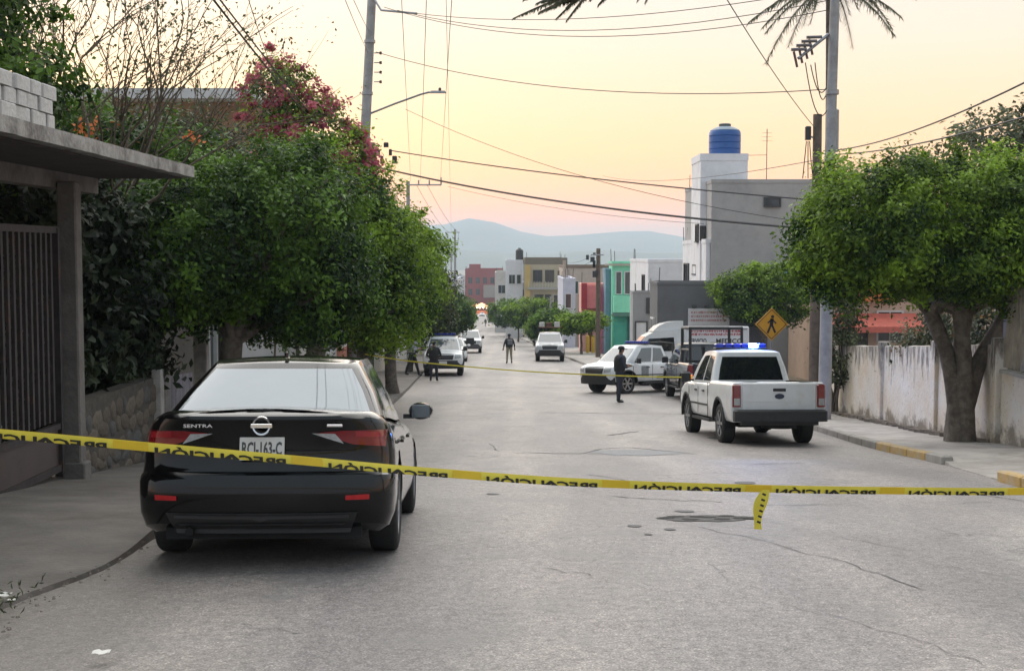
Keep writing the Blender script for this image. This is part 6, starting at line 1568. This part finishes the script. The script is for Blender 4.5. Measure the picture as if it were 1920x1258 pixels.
mt = tape("caution_tape", [(-700, 770, 5.3), (-300, 789, 5.6), (0, 813, 5.95), (280, 838, 6.2), (550, 862, 6.5), (820, 886, 6.8), (1100, 905, 7.1), (1435, 916, 7.4), (1700, 920, 7.65), (1920, 921, 7.85), (2300, 915, 8.2), (2860, 890, 8.45)], .045, "yellow caution tape printed in black, stretched across the street before the black sedan", True, 260, .40, .885)
tape("caution_tape", [(684, 664, 33.3), (760, 676, 33.2), (860, 686, 33.1), (1000, 697, 33), (1150, 704, 32.6), (1300, 707, 32.2), (1440, 700, 31.55)], .032, "thin far caution tape tied from the ficus trunk to the pedestrian sign post", False, 60)
# knotted tail hanging from the near tape
tl = MB(); rows = [[], []]; tx = []
for i in range(17):
    t = i / 16; p = at(1436 - 14 * t - 6 * math.sin(t * 3), 918 + 74 * t, 7.38); w = .022 + .012 * math.sin(t * 5) + .012 * t
    rows[0].append(p + Vector((-w, .01 * math.sin(t * 7), 0))); rows[1].append(p + Vector((w, -.01 * math.sin(t * 7), 0)))
tl.grid(rows); to = tl.build("tape_tail", TAPE, mt, smooth=True)
for i in range(6):
    p = at(1432 - 12 * i / 6, 926 + 62 * i / 6, 7.36); MB().box(p + Vector((0, -.012, 0)), (.022, .004, .012), ry=.4).build("printed_letter", TINK, to)
# small litter along the left kerb
PAPER = mat("litter_paper", (.62, .60, .55), .8, var=.15)
for i, (px, py, Y, d, lb) in enumerate([(190, 1223, 5.72, .055, "small crumpled white paper on the asphalt"), (6, 1128, 6.95, .06, "white scrap lying at the left kerb"), (22, 1137, 6.85, .03, "tiny white pebble in the kerb dirt")]):
    p = at(px, py, Y); m_ = MB(); k_ = 5
    rows = [[(p.x + d * (a / 4 - .5) * 1.4, p.y + d * (b / 4 - .5), g(p.y) + .035 + .02 + .25 * d * (1 + noise.noise(Vector((a * .9, b * .9, i))))) for a in range(5)] for b in range(5)]
    m_.grid(rows); tag(m_.build("paper_scrap", PAPER, smooth=True), lb, "litter")
mb = MB(); rg = random.Random(6)
for k in range(260):
    y = rg.uniform(5.2, 12); x = -2.66 + rg.gauss(0, .09) + .10 * (rg.random() < .3); r_ = rg.uniform(.004, .011)
    mb.box((x, y, g(y) + .03 + r_ * .4), (r_ * 2, r_ * 1.6, r_), rz=rg.random() * 3, taper=.6)
o = mb.build("kerb_gravel", mat("gravel", (.20, .17, .14), .95, var=.4, scale=30)); tag(o, "loose gravel and dirt gathered along the left kerb", "gravel", kind="stuff")
rgn = np.random.default_rng(3); nn = 140
P = np.stack([rgn.normal(-2.76, .07, nn), rgn.normal(6.5, .35, nn), np.zeros(nn)], 1); P[:, 2] = [g(y) + .05 for y in P[:, 1]]; P[:, 2] += rgn.random(nn) * .05
gw = leaves("kerb_weeds", P, rgn.normal(size=(nn, 3)) * np.array([1, 1, .3]), .05, OLIVE, None, aspect=.2); tag(gw, "low weeds growing in the dirt of the left kerb", "weeds", kind="stuff")
for i, (x, y) in enumerate([(-2.5, 9.9), (4.9, 12.7)]): pass

# ------------------------------------------------------------------ stalls added to carry the warm glow at the foot of the street
GLOW = mat("stall_glow", (.8, .4, .15), .6, emit=(1.0, .45, .25), estr=1.1, var=.2, scale=.8); BULB = mat("lamp_bulb", (1, .8, .6), .4, emit=(1.0, .66, .42), estr=5)  # emissive tarp roofs stand in for the warm glow; the tarps are no lamps
TARP = mat("orange_tarp", (.60, .20, .06), .7, var=.2)
for i, (px, w) in enumerate([(903, 5.0), (889, 3.6), (921, 4.4)]):
    Y = 505 + 8 * i; x = (px - 960) / F_PX * Y; zb_ = g(Y)
    s = empty("market_stall", (x, Y, zb_), label=["brightly lit orange stall closing the foot of the street", "smaller lit stall between the orange stall and the left kerb", "lit stall under a red roof next to the orange stall"][i], cat="stall", group="lit stalls at the foot of the street")
    for sx in (-1, 1):
        for sy in (-1, 1): MB().tube([(sx * w / 2, sy * 1.2, -.3), (sx * w / 2, sy * 1.2, 3.0)], .06, 6).build("pole", STEEL, s)
    MB().prism([(-w / 2 - .4, 3.0), (0, 4.4), (w / 2 + .4, 3.0), (w / 2 + .4, 2.7), (-w / 2 - .4, 2.7)], -1.6, 1.6, 'Y').build("tarp_roof", [GLOW, GLOW, mat("red_tarp", (.4, .08, .06), .7)][i], s)
    MB().box((0, .6, .6), (w, 1.0, 1.2)).build("counter", TARP, s)
    for k in range(4): MB().lathe([(.02, -.3), (.3, 0), (.02, .3)], 10, (-w / 2 + w * (k + .5) / 4, -1.3, 2.5), ).build("bulb", BULB, s, smooth=True)

# ------------------------------------------------------------------ air
hz_ = MB().box((0, 4400, 60), (15000, 9200, 226)).build("haze", None); tag(hz_, "pale evening haze filling the valley air", "haze", kind="stuff")
hm = bpy.data.materials.new("haze_air"); hm.use_nodes = True
hn, hl = hm.node_tree.nodes, hm.node_tree.links; hn.clear()
ho = hn.new("ShaderNodeOutputMaterial"); pv = hn.new("ShaderNodeVolumePrincipled")
pv.inputs["Color"].default_value = (.74, .88, 1.0, 1); pv.inputs["Density"].default_value = .00026; pv.inputs["Anisotropy"].default_value = 0.0
hl.new(pv.outputs[0], ho.inputs["Volume"]); hz_.data.materials.append(hm)
